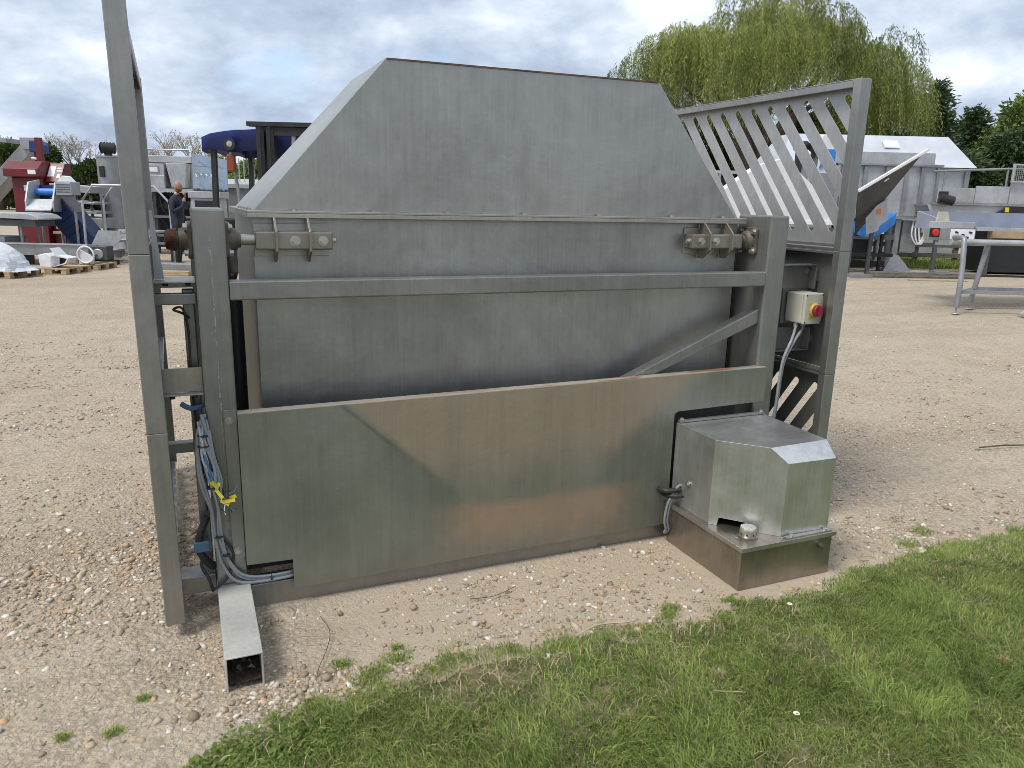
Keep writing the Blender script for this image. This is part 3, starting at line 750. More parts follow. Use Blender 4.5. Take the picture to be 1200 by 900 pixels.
mp('mounting_plate', MB().box(2.80, 2.981, 3.0265, 3.0305, 1.02, 1.205), 'frame_steel', bevel=0)
mp('cable', MB().path([(2.835, 2.95, 1.036), (2.825, 2.94, 1.01), (2.775, 2.905, 0.955), (2.728, 2.895, 0.87), (2.715, 2.895, 0.77), (2.711, 2.90, 0.60), (2.712, 2.93, 0.42)], 0.007, 7), 'cable_grey', bevel=0, smooth=True)
mp('cable', MB().path([(2.88, 2.95, 1.036), (2.872, 2.94, 1.005), (2.80, 2.91, 0.95), (2.742, 2.90, 0.86), (2.727, 2.90, 0.77), (2.722, 2.905, 0.60), (2.722, 2.935, 0.42)], 0.007, 7), 'cable_grey', bevel=0, smooth=True)
for x_ in (2.835, 2.88): mp('cable_gland', MB().tube((x_, 2.95, 1.0355), (x_ - 0.003, 2.948, 1.014), 0.011, n=8), 'cable_grey', bevel=0)

# hydraulic power pack: oil tank and motor cover
TK = mp('oil_tank', MB().box(2.072, 2.575, 2.318, 2.855, 0.004, 0.196), 'tank_steel', bevel=0.004)
TK['label'] = 'brown stained steel oil tank on the ground'
sub('tank_lid', MB().box(2.064, 2.584, 2.308, 2.865, 0.1965, 0.205), 'tank_steel', TK, bevel=0.002)
sub('lid_rim_highlight', MB().box(2.0625, 2.5855, 2.3055, 2.3078, 0.187, 0.2065), 'bolt_steel', TK, bevel=0.0008)  # brighter steel strips along the lid edges, painted in as edge highlights
sub('lid_rim_highlight', MB().box(2.0615, 2.0638, 2.3080, 2.866, 0.187, 0.2065), 'bolt_steel', TK, bevel=0.0008)
cap = MB(); n_ = 24
prof = [(0.034, 0.2052), (0.036, 0.208), (0.036, 0.244), (0.033, 0.250), (0.010, 0.2515)]
cap.lathe(prof, n_, (2.172, 2.405, 0), 'z')
CP = sub('filler_cap', cap, 'cap_metal', TK, smooth=True)
sub('cap_seat', MB().lathe([(0.044, 0.2051), (0.044, 0.2085), (0.0365, 0.2085)], 20, (2.172, 2.405, 0), 'z'), 'tank_steel', TK)
for a in range(8):
    t = a * math.pi / 4
    sub('tank_screw', MB().tube((2.172 + 0.0355 * math.cos(t), 2.405 + 0.0355 * math.sin(t), 0.222), (2.172 + 0.0375 * math.cos(t), 2.405 + 0.0375 * math.sin(t), 0.222), 0.004, n=6), 'dark_iron', TK)
sub('drain_plug', MB().tube((2.508, 2.3175, 0.150), (2.508, 2.290, 0.150), 0.014, n=10), 'tank_steel', TK, smooth=True)
sub('tank_foot', MB().prism([(2.575, 0.0), (2.60, 0.0), (2.575, 0.06)], 'y', 2.40, 2.44), 'tank_steel', TK)
sub('screw', MB().tube((2.11, 2.40, 0.2052), (2.11, 2.40, 0.2105), 0.007, n=6), 'bolt_steel', TK)
sub('screw', MB().tube((2.30, 2.335, 0.2052), (2.30, 2.335, 0.2105), 0.007, n=6), 'bolt_steel', TK)
A0, B0, C0, D0, E0 = (2.092, 2.868), (2.092, 2.575), (2.306, 2.350), (2.566, 2.343), (2.602, 2.868)
zb, zt, zm = 0.2055, 0.600, 0.540
cv = MB()
dl = lambda t: (B0[0] + (C0[0] - B0[0]) * t, B0[1] + (C0[1] - B0[1]) * t)
V_ = [(*A0, zb), (*B0, zb), (*dl(0.12), zb), (*dl(0.14), zb + 0.038), (*dl(0.52), zb + 0.036), (*dl(0.60), zb), (*C0, zb), (*D0, zb), (*E0, zb),
      (*A0, zt), (*B0, zt), (2.252, 2.407, zt), (2.580, 2.420, zt), (*E0, zt), (*C0, zm), (*D0, zm)]
cv.add(V_, [(0, 1, 10, 9), (1, 2, 3, 4, 5, 6, 14, 11, 10), (6, 7, 15, 14), (7, 8, 13, 12, 15), (9, 10, 11, 12, 13), (11, 14, 15, 12)])
CV = mp('motor_cover', cv, 'cover_steel', bevel=0.003)
CV['label'] = 'shiny faceted steel motor cover with chamfered corner'
sf = CV.modifiers.new('solid', 'SOLIDIFY'); sf.thickness = 0.003; sf.offset = -1
CV.modifiers.move(1, 0)
sub('top_strip', MB().box(2.095, 2.600, 2.846, 2.866, 0.6015, 0.613), 'frame_steel', CV, bevel=0.002)
for x_ in (2.112, 2.582): sub('bolt', MB().lathe([(0.012, 0.6132), (0.011, 0.620), (0.005, 0.624)], 10, (x_, 2.856, 0), 'z'), 'bolt_steel', CV, smooth=True)
sub('foot_flange', MB().box(2.315, 2.572, 2.320, 2.3425, 0.2056, 0.2095), 'bolt_steel', CV)
for x_ in (2.35, 2.54): sub('bolt', MB().lathe([(0.011, 0.2097), (0.010, 0.2165), (0.004, 0.219)], 10, (x_, 2.331, 0), 'z'), 'bolt_steel', CV, smooth=True)
sub('bolt', hexbolt(MB(), (2.0895, 2.74, 0.335), (-1, 0, 0), 0.010, 0.008), 'bolt_steel', CV)
mp('pump_motor', MB().lathe([(0.02, 2.62), (0.085, 2.64), (0.085, 2.95), (0.03, 2.99)], 18, (2.34, 0, 0.36), 'y').box(2.27, 2.41, 2.64, 2.86, 0.2056, 0.28), 'black_paint', bevel=0, smooth=True)
mp('hydraulic_hose', MB().path([(2.13, 2.80, 0.285), (2.085, 2.80, 0.285), (2.045, 2.81, 0.282), (2.02, 2.83, 0.28), (2.03, 2.9, 0.27), (2.10, 3.0, 0.26)], 0.013, 8), 'black_rubber', bevel=0, smooth=True)
mp('hydraulic_hose', MB().path([(2.14, 2.78, 0.262), (2.085, 2.78, 0.262), (2.05, 2.80, 0.258), (2.04, 2.86, 0.25), (2.10, 3.0, 0.25)], 0.011, 8), 'black_rubber', bevel=0, smooth=True)
for dx in (0.0, 0.014):
    mp('cable', MB().path([(2.11, 2.80, 0.31), (2.075 + dx * 0.3, 2.80, 0.30), (2.035 + dx, 2.81, 0.22), (2.03 + dx, 2.82, 0.13), (2.050 + dx, 2.83, 0.07), (2.062, 2.86, 0.045), (2.10, 2.88, 0.07)], 0.006, 7), 'cable_grey', bevel=0, smooth=True)

# cable bundle on the left post
cabs = [
    ([(0.022, 2.885, 0.816), (-0.003, 2.88, 0.74), (0.000, 2.88, 0.60), (0.026, 2.88, 0.46), (0.034, 2.88, 0.31), (0.058, 2.885, 0.20), (0.120, 2.888, 0.128), (0.300, 2.89, 0.122), (0.33, 2.95, 0.122)], 'cable_grey', 0.0065),
    ([(0.016, 2.875, 0.822), (0.034, 2.872, 0.72), (0.050, 2.87, 0.58), (0.050, 2.872, 0.45), (0.046, 2.88, 0.34), (0.074, 2.885, 0.232), (0.142, 2.888, 0.150), (0.300, 2.895, 0.138), (0.33, 2.95, 0.138)], 'cable_grey', 0.006),
    ([(0.018, 2.885, 0.80), (0.006, 2.875, 0.72), (0.020, 2.868, 0.60), (0.044, 2.865, 0.50), (0.052, 2.87, 0.42), (0.058, 2.88, 0.31), (0.084, 2.887, 0.20), (0.145, 2.892, 0.136), (0.300, 2.897, 0.130), (0.33, 2.95, 0.130)], 'cable_grey', 0.0055),
    ([(0.026, 2.885, 0.81), (0.014, 2.87, 0.70), (0.030, 2.865, 0.60), (0.055, 2.862, 0.52), (0.060, 2.858, 0.49)], 'cable_blue', 0.006),
    ([(0.030, 2.885, 0.80), (0.044, 2.87, 0.70), (0.060, 2.868, 0.56), (0.064, 2.864, 0.50)], 'cable_grey', 0.005),
    ([(0.012, 2.885, 0.79), (-0.008, 2.88, 0.68), (-0.004, 2.88, 0.56), (0.022, 2.88, 0.46), (0.030, 2.895, 0.40)], 'cable_grey', 0.006),
    ([(0.034, 2.89, 0.78), (0.052, 2.882, 0.66), (0.066, 2.88, 0.55), (0.070, 2.872, 0.50)], 'black_rubber', 0.005),
    ([(0.060, 2.890, 0.325), (0.094, 2.889, 0.250), (0.072, 2.889, 0.165), (0.018, 2.892, 0.118), (0.005, 2.93, 0.12)], 'black_rubber', 0.005),
    ([(0.000, 2.985, 1.16), (-0.022, 2.97, 1.18), (-0.05, 2.96, 1.195), (-0.02, 2.95, 1.20), (-0.006, 2.955, 1.12), (-0.008, 2.96, 0.95), (-0.002, 2.97, 0.70), (0.008, 2.97, 0.55), (0.012, 2.95, 0.42)], 'black_rubber', 0.0045),
    ([(-0.050, 2.950, 0.849), (-0.022, 2.95, 0.830), (0.010, 2.95, 0.832), (0.029, 2.96, 0.836)], 'cable_blue', 0.010),
    ([(0.010, 2.96, 0.390), (-0.022, 2.95, 0.320), (-0.022, 2.95, 0.250), (0.012, 2.95, 0.190), (0.028, 2.96, 0.190)], 'black_rubber', 0.015),
    ([(-0.016, 2.955, 0.24), (-0.022, 2.93, 0.20), (0.0, 2.91, 0.155), (0.012, 2.91, 0.10)], 'black_rubber', 0.006),
]
for i in range(7):
    s0 = random.uniform(-0.012, 0.02); pts_ = [(0.012 + random.uniform(-0.01, 0.02), 2.89, 0.80 + random.uniform(-0.03, 0.02))]
    for z_ in (0.72, 0.64, 0.56, 0.50): pts_.append((0.012 + s0 + (0.72 - z_) * 0.16 + random.uniform(-0.012, 0.014), 2.872 + random.uniform(-0.012, 0.01), z_ + random.uniform(-0.015, 0.015)))
    if i < 3: pts_ += [(0.05 + s0, 2.875, 0.56), (0.03 + s0, 2.868, 0.66), (0.02 + s0, 2.868, 0.76)]
    cabs.append((pts_, ('cable_grey', 'cable_grey', 'cable_pale', 'cable_blue', 'cable_pale', 'black_rubber', 'cable_grey')[i], random.uniform(0.0035, 0.0058)))
for pts, mt, r in cabs: mp('cable', MB().path(pts, r, 7), mt, bevel=0, smooth=True)
mp('pipe_union', MB().box(-0.045, 0.012, 2.93, 2.972, 0.258, 0.300), 'cable_blue', bevel=0.004)
for z, x, w_ in ((0.74, 0.018, 0.034), (0.70, 0.016, 0.036), (0.535, 0.040, 0.04), (0.335, 0.045, 0.024), (0.255, 0.068, 0.022), (0.13, 0.225, 0.018)):
    if z > 0.2: mp('cable_tie', MB().lathe([(w_ * 0.62, z), (w_ * 0.65, z + 0.003), (w_ * 0.62, z + 0.006)], 12, (x, 2.877, 0)), 'black_rubber', bevel=0)
    else: mp('cable_tie', MB().lathe([(0.015, x), (0.016, x + 0.003), (0.015, x + 0.006)], 10, (0, 2.892, z), 'x'), 'black_rubber', bevel=0)
for (x, z, a, l_, w_) in ((0.042, 0.562, 2.2, 0.034, 0.014), (0.052, 0.548, 1.2, 0.040, 0.010), (0.058, 0.520, -1.0, 0.036, 0.012), (0.090, 0.492, 0.15, 0.040, 0.012), (0.074, 0.484, -0.5, 0.034, 0.012), (0.104, 0.502, 0.5, 0.024, 0.013)):
    t_ = MB(); dx, dz = math.cos(a) * l_ / 2, math.sin(a) * l_ / 2; px_, pz_ = -math.sin(a) * w_ / 2, math.cos(a) * w_ / 2
    yv = 2.846 + random.uniform(-0.006, 0.006)
    t_.add([(x - dx - px_, yv, z - dz - pz_), (x + dx - px_, yv - 0.012, z + dz - pz_), (x + dx + px_, yv - 0.008, z + dz + pz_), (x - dx + px_, yv, z - dz + pz_),
            (x - dx - px_, yv + 0.0015, z - dz - pz_), (x + dx - px_, yv - 0.0105, z + dz - pz_), (x + dx + px_, yv - 0.0065, z + dz + pz_), (x - dx + px_, yv + 0.0015, z - dz + pz_)],
           [(0, 1, 2, 3), (7, 6, 5, 4), (0, 4, 5, 1), (1, 5, 6, 2), (2, 6, 7, 3), (3, 7, 4, 0)])
    mp('cable_tag', t_, 'tag_yellow', bevel=0)
for i in range(7):
    a = random.uniform(-2.6, 0.6); x, z = 0.07 + random.uniform(-0.02, 0.03), 0.495 + random.uniform(-0.015, 0.02)
    mp('wire_end', MB().path([(x, 2.85, z), (x + 0.025 * math.cos(a), 2.842, z + 0.025 * math.sin(a)), (x + 0.05 * math.cos(a + 0.3), 2.838, z + 0.05 * math.sin(a + 0.3))], 0.0018, 5), random.choice(('cable_blue', 'black_rubber', 'label_white')), bevel=0)
# ------------------------------------------------------------------ things in the yard behind (yard coordinates u, v, z in metres)
def ythings(name, u, v, label, cat, group=None):
    r = yroot(name, u, v); r['_u'] = u; r['_v'] = v
    tag(r, label, cat, group); return r
def yp(r, name, mb, mat, **kw): return mk(name, mb, mat, r, loc=(-r['_u'], -r['_v'], 0), **kw)

# red machine
r = ythings('red_machine', -12.5, 20.6, 'dark red painted cabinet machine with white paper labels beyond the blue conveyor', 'machine')
yp(r, 'cabinet', MB().box(-13.02, -12.22, 20.2, 20.85, 0.0, 1.8995), 'red_paint', bevel=0.01)
yp(r, 'hood', MB().prism([(20.195, 1.90), (20.0, 1.93), (20.0, 2.12), (20.25, 2.32), (20.88, 2.32), (20.88, 1.90)], 'x', -13.10, -12.20), 'red_paint', bevel=0.01)
yp(r, 'side_cabinet', MB().prism([(20.4, 0.0), (20.4, 0.9), (20.5, 1.80), (20.25, 1.82), (20.55, 2.29), (20.8, 2.29), (20.8, 0.0)], 'x', -12.195, -11.80), 'red_paint', bevel=0.01)
yp(r, 'post', MB().box(-12.50, -12.36, 20.5, 20.62, 2.3205, 2.92), 'red_paint')
yp(r, 'door', MB().box(-12.95, -12.36, 20.185, 20.1995, 0.25, 1.84), 'red_paint', bevel=0.004)
for (u0, u1, v, z0, z1) in ((-12.72, -12.48, 20.18, 1.58, 1.72), (-12.46, -12.26, 19.995, 1.99, 2.10)):
    yp(r, 'paper_label', MB().box(u0, u1, v, v + 0.004, z0, z1), 'label_white')
for (u0, u1, z0, z1) in ((-12.17, -12.0, 1.95, 2.22), (-11.93, -11.84, 1.92, 2.02), (-11.96, -11.83, 2.14, 2.18), (-11.96, -11.83, 2.08, 2.115)):
    l_ = MB(); y0, y1 = 20.25 + (z0 - 1.82) * 0.638, 20.25 + (z1 - 1.82) * 0.638
    l_.add([(u0, y0 - 0.006, z0), (u1, y0 - 0.006, z0), (u1, y1 - 0.006, z1), (u0, y1 - 0.006, z1), (u0, y0 - 0.002, z0), (u1, y0 - 0.002, z0), (u1, y1 - 0.002, z1), (u0, y1 - 0.002, z1)],
           [(0, 1, 2, 3), (7, 6, 5, 4), (0, 4, 5, 1), (1, 5, 6, 2), (2, 6, 7, 3), (3, 7, 4, 0)])
    yp(r, 'paper_label', l_, 'label_white')
yp(r, 'paper_label', MB().box(-12.12, -11.92, 20.39, 20.397, 0.62, 0.90), 'label_white')
yp(r, 'shelf', MB().box(-12.12, -11.75, 20.22, 20.395, 0.50, 0.56), 'pallet_wood')

# grey elevator behind the red machine, and its blue cover
r = ythings('elevator_conveyor', -13.5, 22.8, 'grey sloping elevator conveyor rising behind the red machine', 'conveyor')
yp(r, 'chute', MB().bar((-16.4, 22.6, 0.3), (-13.75, 22.6, 2.85), 0.6, 0.34), 'yard_steel', bevel=0.01)
yp(r, 'cover', MB().bar((-15.2, 22.4, 3.0), (-14.2, 22.4, 2.92), 0.8, 0.12), 'yard_steel', bevel=0.01)
yp(r, 'panel', MB().box(-13.95, -13.35, 22.2, 22.26, 2.72, 3.02), 'yard_steel')
for u in (-15.4, -14.2, -13.6):
    yp(r, 'leg', MB().box(u, u + 0.08, 22.5, 22.58, 0, 1.0 + (u + 15.4) * 0.82), 'yard_steel_dark')
r = ythings('blue_cover', -13.1, 21.9, 'dark blue moulded cover on a post beside the red machine chimney', 'cover')
yp(r, 'shell', MB().prism([(-13.42, 2.62), (-13.08, 2.58), (-13.08, 2.80), (-13.16, 2.92), (-13.40, 2.93)], 'y', 21.7, 22.1), 'blue_canvas', bevel=0.03)
yp(r, 'post', MB().box(-13.35, -13.18, 21.8, 21.95, 0, 2.62), 'black_paint')
yp(r, 'white_pipe', MB().path([(-13.40, 21.75, 2.45), (-13.2, 21.75, 2.45), (-13.12, 21.75, 2.58)], 0.03, 6), 'white_plastic')

# bench on the far left
r = ythings('steel_bench', -11.2, 17.3, 'grey steel bench with rounded end in front of the red machine', 'bench')
yp(r, 'top', MB().prism([(-12.6, 1.03), (-12.6, 1.10), (-10.68, 1.10), (-10.52, 1.06), (-10.42, 0.99), (-10.42, 0.96)], 'y', 16.9, 17.8), 'yard_steel_pale', bevel=0.01)
yp(r, 'apron', MB().box(-12.6, -10.55, 16.98, 17.72, 0.82, 0.955), 'yard_steel_dark')
for u, v in ((-12.4, 17.05), (-10.92, 17.05), (-12.4, 17.65), (-10.92, 17.65)): yp(r, 'leg', MB().tube((u, v, 0), (u, v, 0.82), 0.03, n=8), 'yard_steel')
yp(r, 'shelf', MB().box(-12.5, -11.25, 16.95, 17.7, 0.36, 0.58), 'yard_steel')

# long trough on the ground
r = ythings('steel_trough', -10.2, 17.3, 'long low grey steel trough lying behind the pallets', 'trough')
yp(r, 'trough_side', MB().box(-11.8, -9.3, 16.7, 16.74, 0.22, 0.45), 'yard_steel')
yp(r, 'trough_side', MB().box(-11.8, -9.3, 17.1, 17.14, 0.22, 0.45), 'yard_steel')
yp(r, 'trough_floor', MB().box(-11.8, -9.3, 16.7405, 17.0995, 0.22, 0.24), 'yard_steel_dark')
yp(r, 'rim', MB().box(-11.82, -9.28, 16.66, 16.75, 0.4505, 0.48), 'yard_steel_pale')
for u in (-11.5, -10.8, -10.1, -9.5): yp(r, 'leg', MB().box(u, u + 0.06, 16.72, 17.12, 0, 0.2195), 'yard_steel_dark')

# blue belt conveyor with discharge chute
r = ythings('belt_conveyor', -10.8, 18.6, 'inclined conveyor with dark blue belt and bright blue discharge roller', 'conveyor')
yp(r, 'belt', MB().prism([(-11.15, 1.10), (-10.95, 1.45), (-10.72, 1.45), (-10.02, 0.55), (-10.0, 0.22), (-10.42, 0.20)], 'y', 18.3, 18.9), 'blue_belt', bevel=0.02)
for i in range(6):
    t = i / 6; yp(r, 'flight', MB().bar((-11.05 + 0.6 * t, 18.292, 1.10 - 0.86 * t), (-10.70 + 0.66 * t, 18.292, 1.33 - 0.80 * t), 0.015, 0.02), 'blue_canvas')
yp(r, 'side_plate', MB().prism([(18.0, 1.12), (18.0, 1.35), (18.18, 1.78), (18.6, 1.84), (18.6, 1.3), (18.3, 1.12)], 'x', -11.37, -11.33), 'yard_steel_pale', bevel=0.004)
yp(r, 'side_plate', MB().prism([(18.0, 1.12), (18.0, 1.35), (18.18, 1.78), (18.6, 1.84), (18.6, 1.3), (18.3, 1.12)], 'x', -10.74, -10.70), 'yard_steel_pale', bevel=0.004)
yp(r, 'chute_lip', MB().prism([(17.92, 1.13), (17.92, 1.16), (18.22, 1.40), (18.24, 1.38)], 'x', -11.329, -10.741), 'yard_steel_pale')
yp(r, 'roller', MB().tube((-11.328, 18.42, 1.56), (-10.742, 18.42, 1.56), 0.085, n=14), 'blue_bright', smooth=True)
yp(r, 'back_plate', MB().box(-11.329, -10.741, 18.55, 18.57, 1.2, 1.72), 'blue_belt')
yp(r, 'gearbox', MB().box(-10.68, -10.32, 18.1, 18.5, 1.50, 1.80), 'yard_steel_pale', bevel=0.01)
for i in range(4): yp(r, 'louver', MB().box(-10.66, -10.34, 18.085, 18.0995, 1.56 + i * 0.055, 1.58 + i * 0.055), 'yard_steel_dark')
yp(r, 'gear_cap', MB().prism([(-10.66, 1.8005), (-10.34, 1.8005), (-10.44, 1.92), (-10.52, 1.94)], 'y', 18.15, 18.4), 'white_plastic', bevel=0.01)
yp(r, 'guide_plate', MB().prism([(-10.62, 1.499), (-10.34, 1.499), (-10.06, 1.16), (-10.26, 1.10)], 'y', 18.12, 18.18), 'yard_steel_dark')
for u, z, v in ((-11.04, 1.12, 18.05), (-10.36, 1.5, 18.26), (-11.04, 1.12, 18.8)): yp(r, 'leg', MB().tube((u, v, 0), (u, v, z), 0.032, n=8), 'yard_steel')

# trays behind
r = ythings('tray_machine', -10.6, 19.6, 'grey machine with stacked sloping trays between conveyor and upright cylinder', 'machine')
for i, (u0, u1, z, t) in enumerate(((-11.5, -10.55, 1.55, 0.16), (-11.45, -10.5, 1.28, 0.05), (-11.4, -10.45, 1.05, 0.05), (-11.2, -10.35, 0.70, 0.24))):
    yp(r, 'tray', MB().prism([(u0, z + 0.06), (u1, z), (u1 + 0.04, z + t), (u0 - 0.03, z + t + 0.06)], 'y', 19.3, 20.1), 'yard_steel_pale', bevel=0.006)
for u in (-11.35, -10.6):
    for v in (19.35, 20.0): yp(r, 'leg', MB().box(u, u + 0.05, v, v + 0.05, 0, 1.5), 'yard_steel_dark')
yp(r, 'hopper_pan', MB().prism([(-11.0, 0.30), (-10.5, 0.35), (-10.35, 0.62), (-11.1, 0.58)], 'y', 19.2, 19.9), 'yard_steel')
yp(r, 'bottle', MB().lathe([(0.05, 1.66), (0.05, 1.78), (0.02, 1.84)], 10, (-10.98, 19.35, 0)), 'white_plastic', smooth=True)

# cylinder tank with motor
r = ythings('cylinder_tank', -10.4, 20.6, 'tall upright grey cylinder tank with a dark motor on top', 'tank')
yp(r, 'shell', MB().lathe([(0.29, 0.3), (0.29, 2.46), (0.31, 2.462), (0.31, 2.50), (0.05, 2.505)], 24, (-10.62, 20.5, 0)), 'yard_steel', smooth=True)
yp(r, 'motor', MB().tube((-10.75, 20.4, 2.70), (-10.45, 20.55, 2.70), 0.13, n=12).box(-10.68, -10.54, 20.42, 20.56, 2.505, 2.60), 'dark_iron', smooth=True)
for i in range(5): yp(r, 'cooling_fin', MB().lathe([(0.145, 0.0), (0.145, 0.012)], 12, (-10.73 + i * 0.06, 20.42 + 0.03 * i, 2.70), 'x'), 'dark_iron')
yp(r, 'control_box', MB().box(-10.72, -10.60, 20.16, 20.215, 1.96, 2.24), 'black_paint', bevel=0.008)
for a in range(3):
    t = a * 2.094 + 0.4; yp(r, 'leg', MB().tube((-10.62 + 0.25 * math.cos(t), 20.5 + 0.25 * math.sin(t), 0), (-10.62 + 0.25 * math.cos(t), 20.5 + 0.25 * math.sin(t), 0.31), 0.03, n=8), 'yard_steel_dark')

# access steps with handrails
r = ythings('access_steps', -9.0, 18.0, 'grey steel access steps with tubular handrails beside the cylinder tank', 'steps')
def rail(pts, rr=0.028): return MB().path(pts, rr, 8, sub=1)
for v in (17.55, 18.45):
    yp(r, 'handrail', rail([(-9.80, v, 0), (-9.78, v, 1.40), (-9.52, v, 1.74), (-8.55, v, 1.74), (-8.22, v, 1.38), (-8.20, v, 0)]), 'yard_steel_pale', smooth=True)
    yp(r, 'stringer', MB().prism([(-9.76, 0.06), (-9.5, 0.06), (-9.0, 0.55), (-9.0, 0.74), (-9.5, 0.74), (-9.76, 0.30)], 'y', v + 0.03, v + 0.045), 'yard_steel_pale')
for u, z in ((-9.72, 0.24), (-9.42, 0.48), (-9.14, 0.70)):
    t = MB().box(u, u + 0.30, 17.60, 18.475, z, z + 0.035)
    for i in range(8): t.box(u - 0.012, u - 0.0005, 17.62 + i * 0.105, 17.67 + i * 0.105, z - 0.05, z + 0.03)
    yp(r, 'tread', t, 'yard_steel_pale')
yp(r, 'deck', MB().box(-8.83, -8.2, 17.60, 18.45, 0.70, 0.74), 'yard_steel')
for u in (-8.8, -8.26):
    for v in (17.62, 18.40): yp(r, 'leg', MB().box(u, u + 0.05, v, v + 0.05, 0, 0.6995), 'yard_steel_dark')
r = ythings('motor_unit', -9.4, 17.25, 'small grey motor unit with round wheel on the ground by the steps', 'motor')
yp(r, 'body', MB().box(-9.65, -9.1, 17.1, 17.4, 0.10, 0.42), 'yard_steel_dark', bevel=0.02)
yp(r, 'wheel', MB().lathe([(0.10, 17.07), (0.12, 17.09), (0.12, 17.0995)], 16, (-9.3, 0, 0.24), 'y'), 'yard_steel_pale', smooth=True)
yp(r, 'skid', MB().box(-9.75, -9.0, 17.08, 17.42, 0.0, 0.0995), 'dark_iron')

# processing line behind the man
r = ythings('processing_line', -9.3, 21.8, 'big pale grey stainless processing line on a dark frame behind the man', 'machine')
yp(r, 'body', MB().box(-10.9, -8.85, 21.4, 23.0, 1.72, 2.40), 'yard_steel_pale', bevel=0.01)
yp(r, 'roof', MB().box(-10.95, -8.80, 21.3, 23.1, 2.4005, 2.58), 'yard_steel_pale', bevel=0.01)
yp(r, 'guard_rail', rail([(-10.8, 21.4, 2.5805), (-10.8, 21.4, 2.74), (-8.9, 21.4, 2.74), (-8.9, 21.4, 2.5805)], 0.02), 'yard_steel')
yp(r, 'hatch_box', MB().box(-10.02, -9.45, 21.05, 21.3990, 1.78, 2.36), 'yard_steel_pale', bevel=0.01)
yp(r, 'hatch_frame', MB().box(-9.93, -9.58, 21.035, 21.049, 2.12, 2.30), 'yard_steel')
yp(r, 'hatch', MB().box(-9.90, -9.61, 21.025, 21.034, 2.15, 2.27), 'label_white')
yp(r, 'shelf', MB().box(-10.06, -9.42, 20.95, 21.0490, 1.72, 2.06), 'yard_steel_pale', bevel=0.008)
yp(r, 'side_bin', MB().prism([(-9.42, 2.38), (-8.86, 2.38), (-8.93, 1.75), (-9.30, 1.75)], 'y', 21.1, 21.39), 'yard_steel_pale', bevel=0.008)
yp(r, 'side_bin', MB().prism([(-10.85, 2.38), (-10.12, 2.38), (-10.2, 1.75), (-10.7, 1.75)], 'y', 21.1, 21.39), 'yard_steel_pale', bevel=0.008)
yp(r, 'front_beam', MB().box(-10.9, -8.7, 20.95, 21.1, 1.63, 1.7195), 'yard_steel_pale')
yp(r, 'dark_back', MB().box(-10.9, -8.75, 22.0, 22.1, 0.1, 1.62), 'black_paint')
for u in (-10.85, -9.8, -8.78): yp(r, 'leg', MB().box(u, u + 0.08, 21.02, 21.09, 0, 1.6295), 'yard_steel_dark')
for z in (0.45, 0.95): yp(r, 'cross_beam', MB().box(-10.76, -8.79, 20.96, 21.01, z, z + 0.06), 'yard_steel')
for i in range(4): yp(r, 'roller', MB().lathe([(0.10, 21.12), (0.12, 21.14), (0.12, 21.5)], 14, (-9.75 + i * 0.25, 0, 1.28), 'y'), 'dark_iron', smooth=True)
for i in range(3): yp(r, 'hose', MB().path([(-10.0 + i * .3, 21.2, 1.6), (-9.9 + i * .3, 21.1, 1.2), (-9.7 + i * .3, 21.2, 0.9), (-9.5 + i * .2, 21.2, 0.6)], 0.03, 6), 'black_rubber', smooth=True)
yp(r, 'tray', MB().box(-10.5, -9.0, 20.7, 21.0, 0.25, 0.30), 'yard_steel')

# sheet with blue protective film, on a stand
r = ythings('film_sheet', -7.95, 20.2, 'upright steel sheet covered in printed pale blue film behind the forklift', 'sheet')
S = yp(r, 'sheet', MB().prism([(-8.30, 1.74), (-7.42, 1.72), (-7.40, 2.46), (-8.28, 2.60)], 'y', 20.1, 20.13), 'blue_film')
for i, (u, z, l_) in enumerate(((-8.12, 2.42, 0.18), (-7.72, 2.38, 0.2), (-8.16, 1.86, 0.22), (-7.72, 2.04, 0.22), (-7.66, 1.80, 0.16))):
    mk('print_mark', MB().bar((u, 20.096, z), (u + l_, 20.096, z - l_ * 0.7), 0.004, 0.03), 'film_print', S)
for i in range(9):
    u = -8.22 + i * 0.065
    mk('print_mark', MB().bar((u, 20.096, 2.10 + (i % 2) * 0.03), (u + 0.035, 20.096, 2.02 + (i % 3) * 0.025), 0.004, 0.03), 'film_print' if i % 2 else 'label_white', S)
mk('print_mark', MB().bar((-8.27, 20.097, 2.30), (-7.42, 20.097, 2.26), 0.003, 0.012), 'film_print', S)
for u in (-8.22, -7.52): yp(r, 'stand', MB().box(u, u + 0.05, 20.14, 20.19, 0, 2.3), 'yard_steel_dark')
r = ythings('grey_cabinet', -7.8, 19.6, 'pale grey low cabinet below the blue film sheet', 'cabinet')
yp(r, 'box', MB().prism([(-8.25, 0.0), (-7.35, 0.0), (-7.40, 1.50), (-8.10, 1.50)], 'y', 19.4, 19.9), 'yard_steel_pale', bevel=0.01)
yp(r, 'dark_slot', MB().box(-8.0, -7.5, 19.385, 19.3995, 1.22, 1.44), 'black_paint')
yp(r, 'cap', MB().box(-8.15, -7.34, 19.36, 19.94, 1.5005, 1.66), 'yard_steel_pale', bevel=0.008)
r = ythings('flat_roof_tank', -9.5, 26, 'low pale grey tank with flat top behind the forklift posts', 'tank')
yp(r, 'body', MB().box(-10.4, -7.9, 24.6, 26.5, 0.0, 1.80), 'yard_steel', bevel=0.01)
yp(r, 'lid', MB().prism([(24.5, 1.8005), (24.5, 1.92), (26.6, 2.12), (26.6, 1.8005)], 'x', -10.5, -7.8), 'yard_steel_pale')
for i in range(5): yp(r, 'upright', MB().tube((-9.2 + i * 0.16, 25.6, 2.0), (-9.2 + i * 0.16, 25.6, 2.75), 0.02, n=6), 'yard_steel_pale')

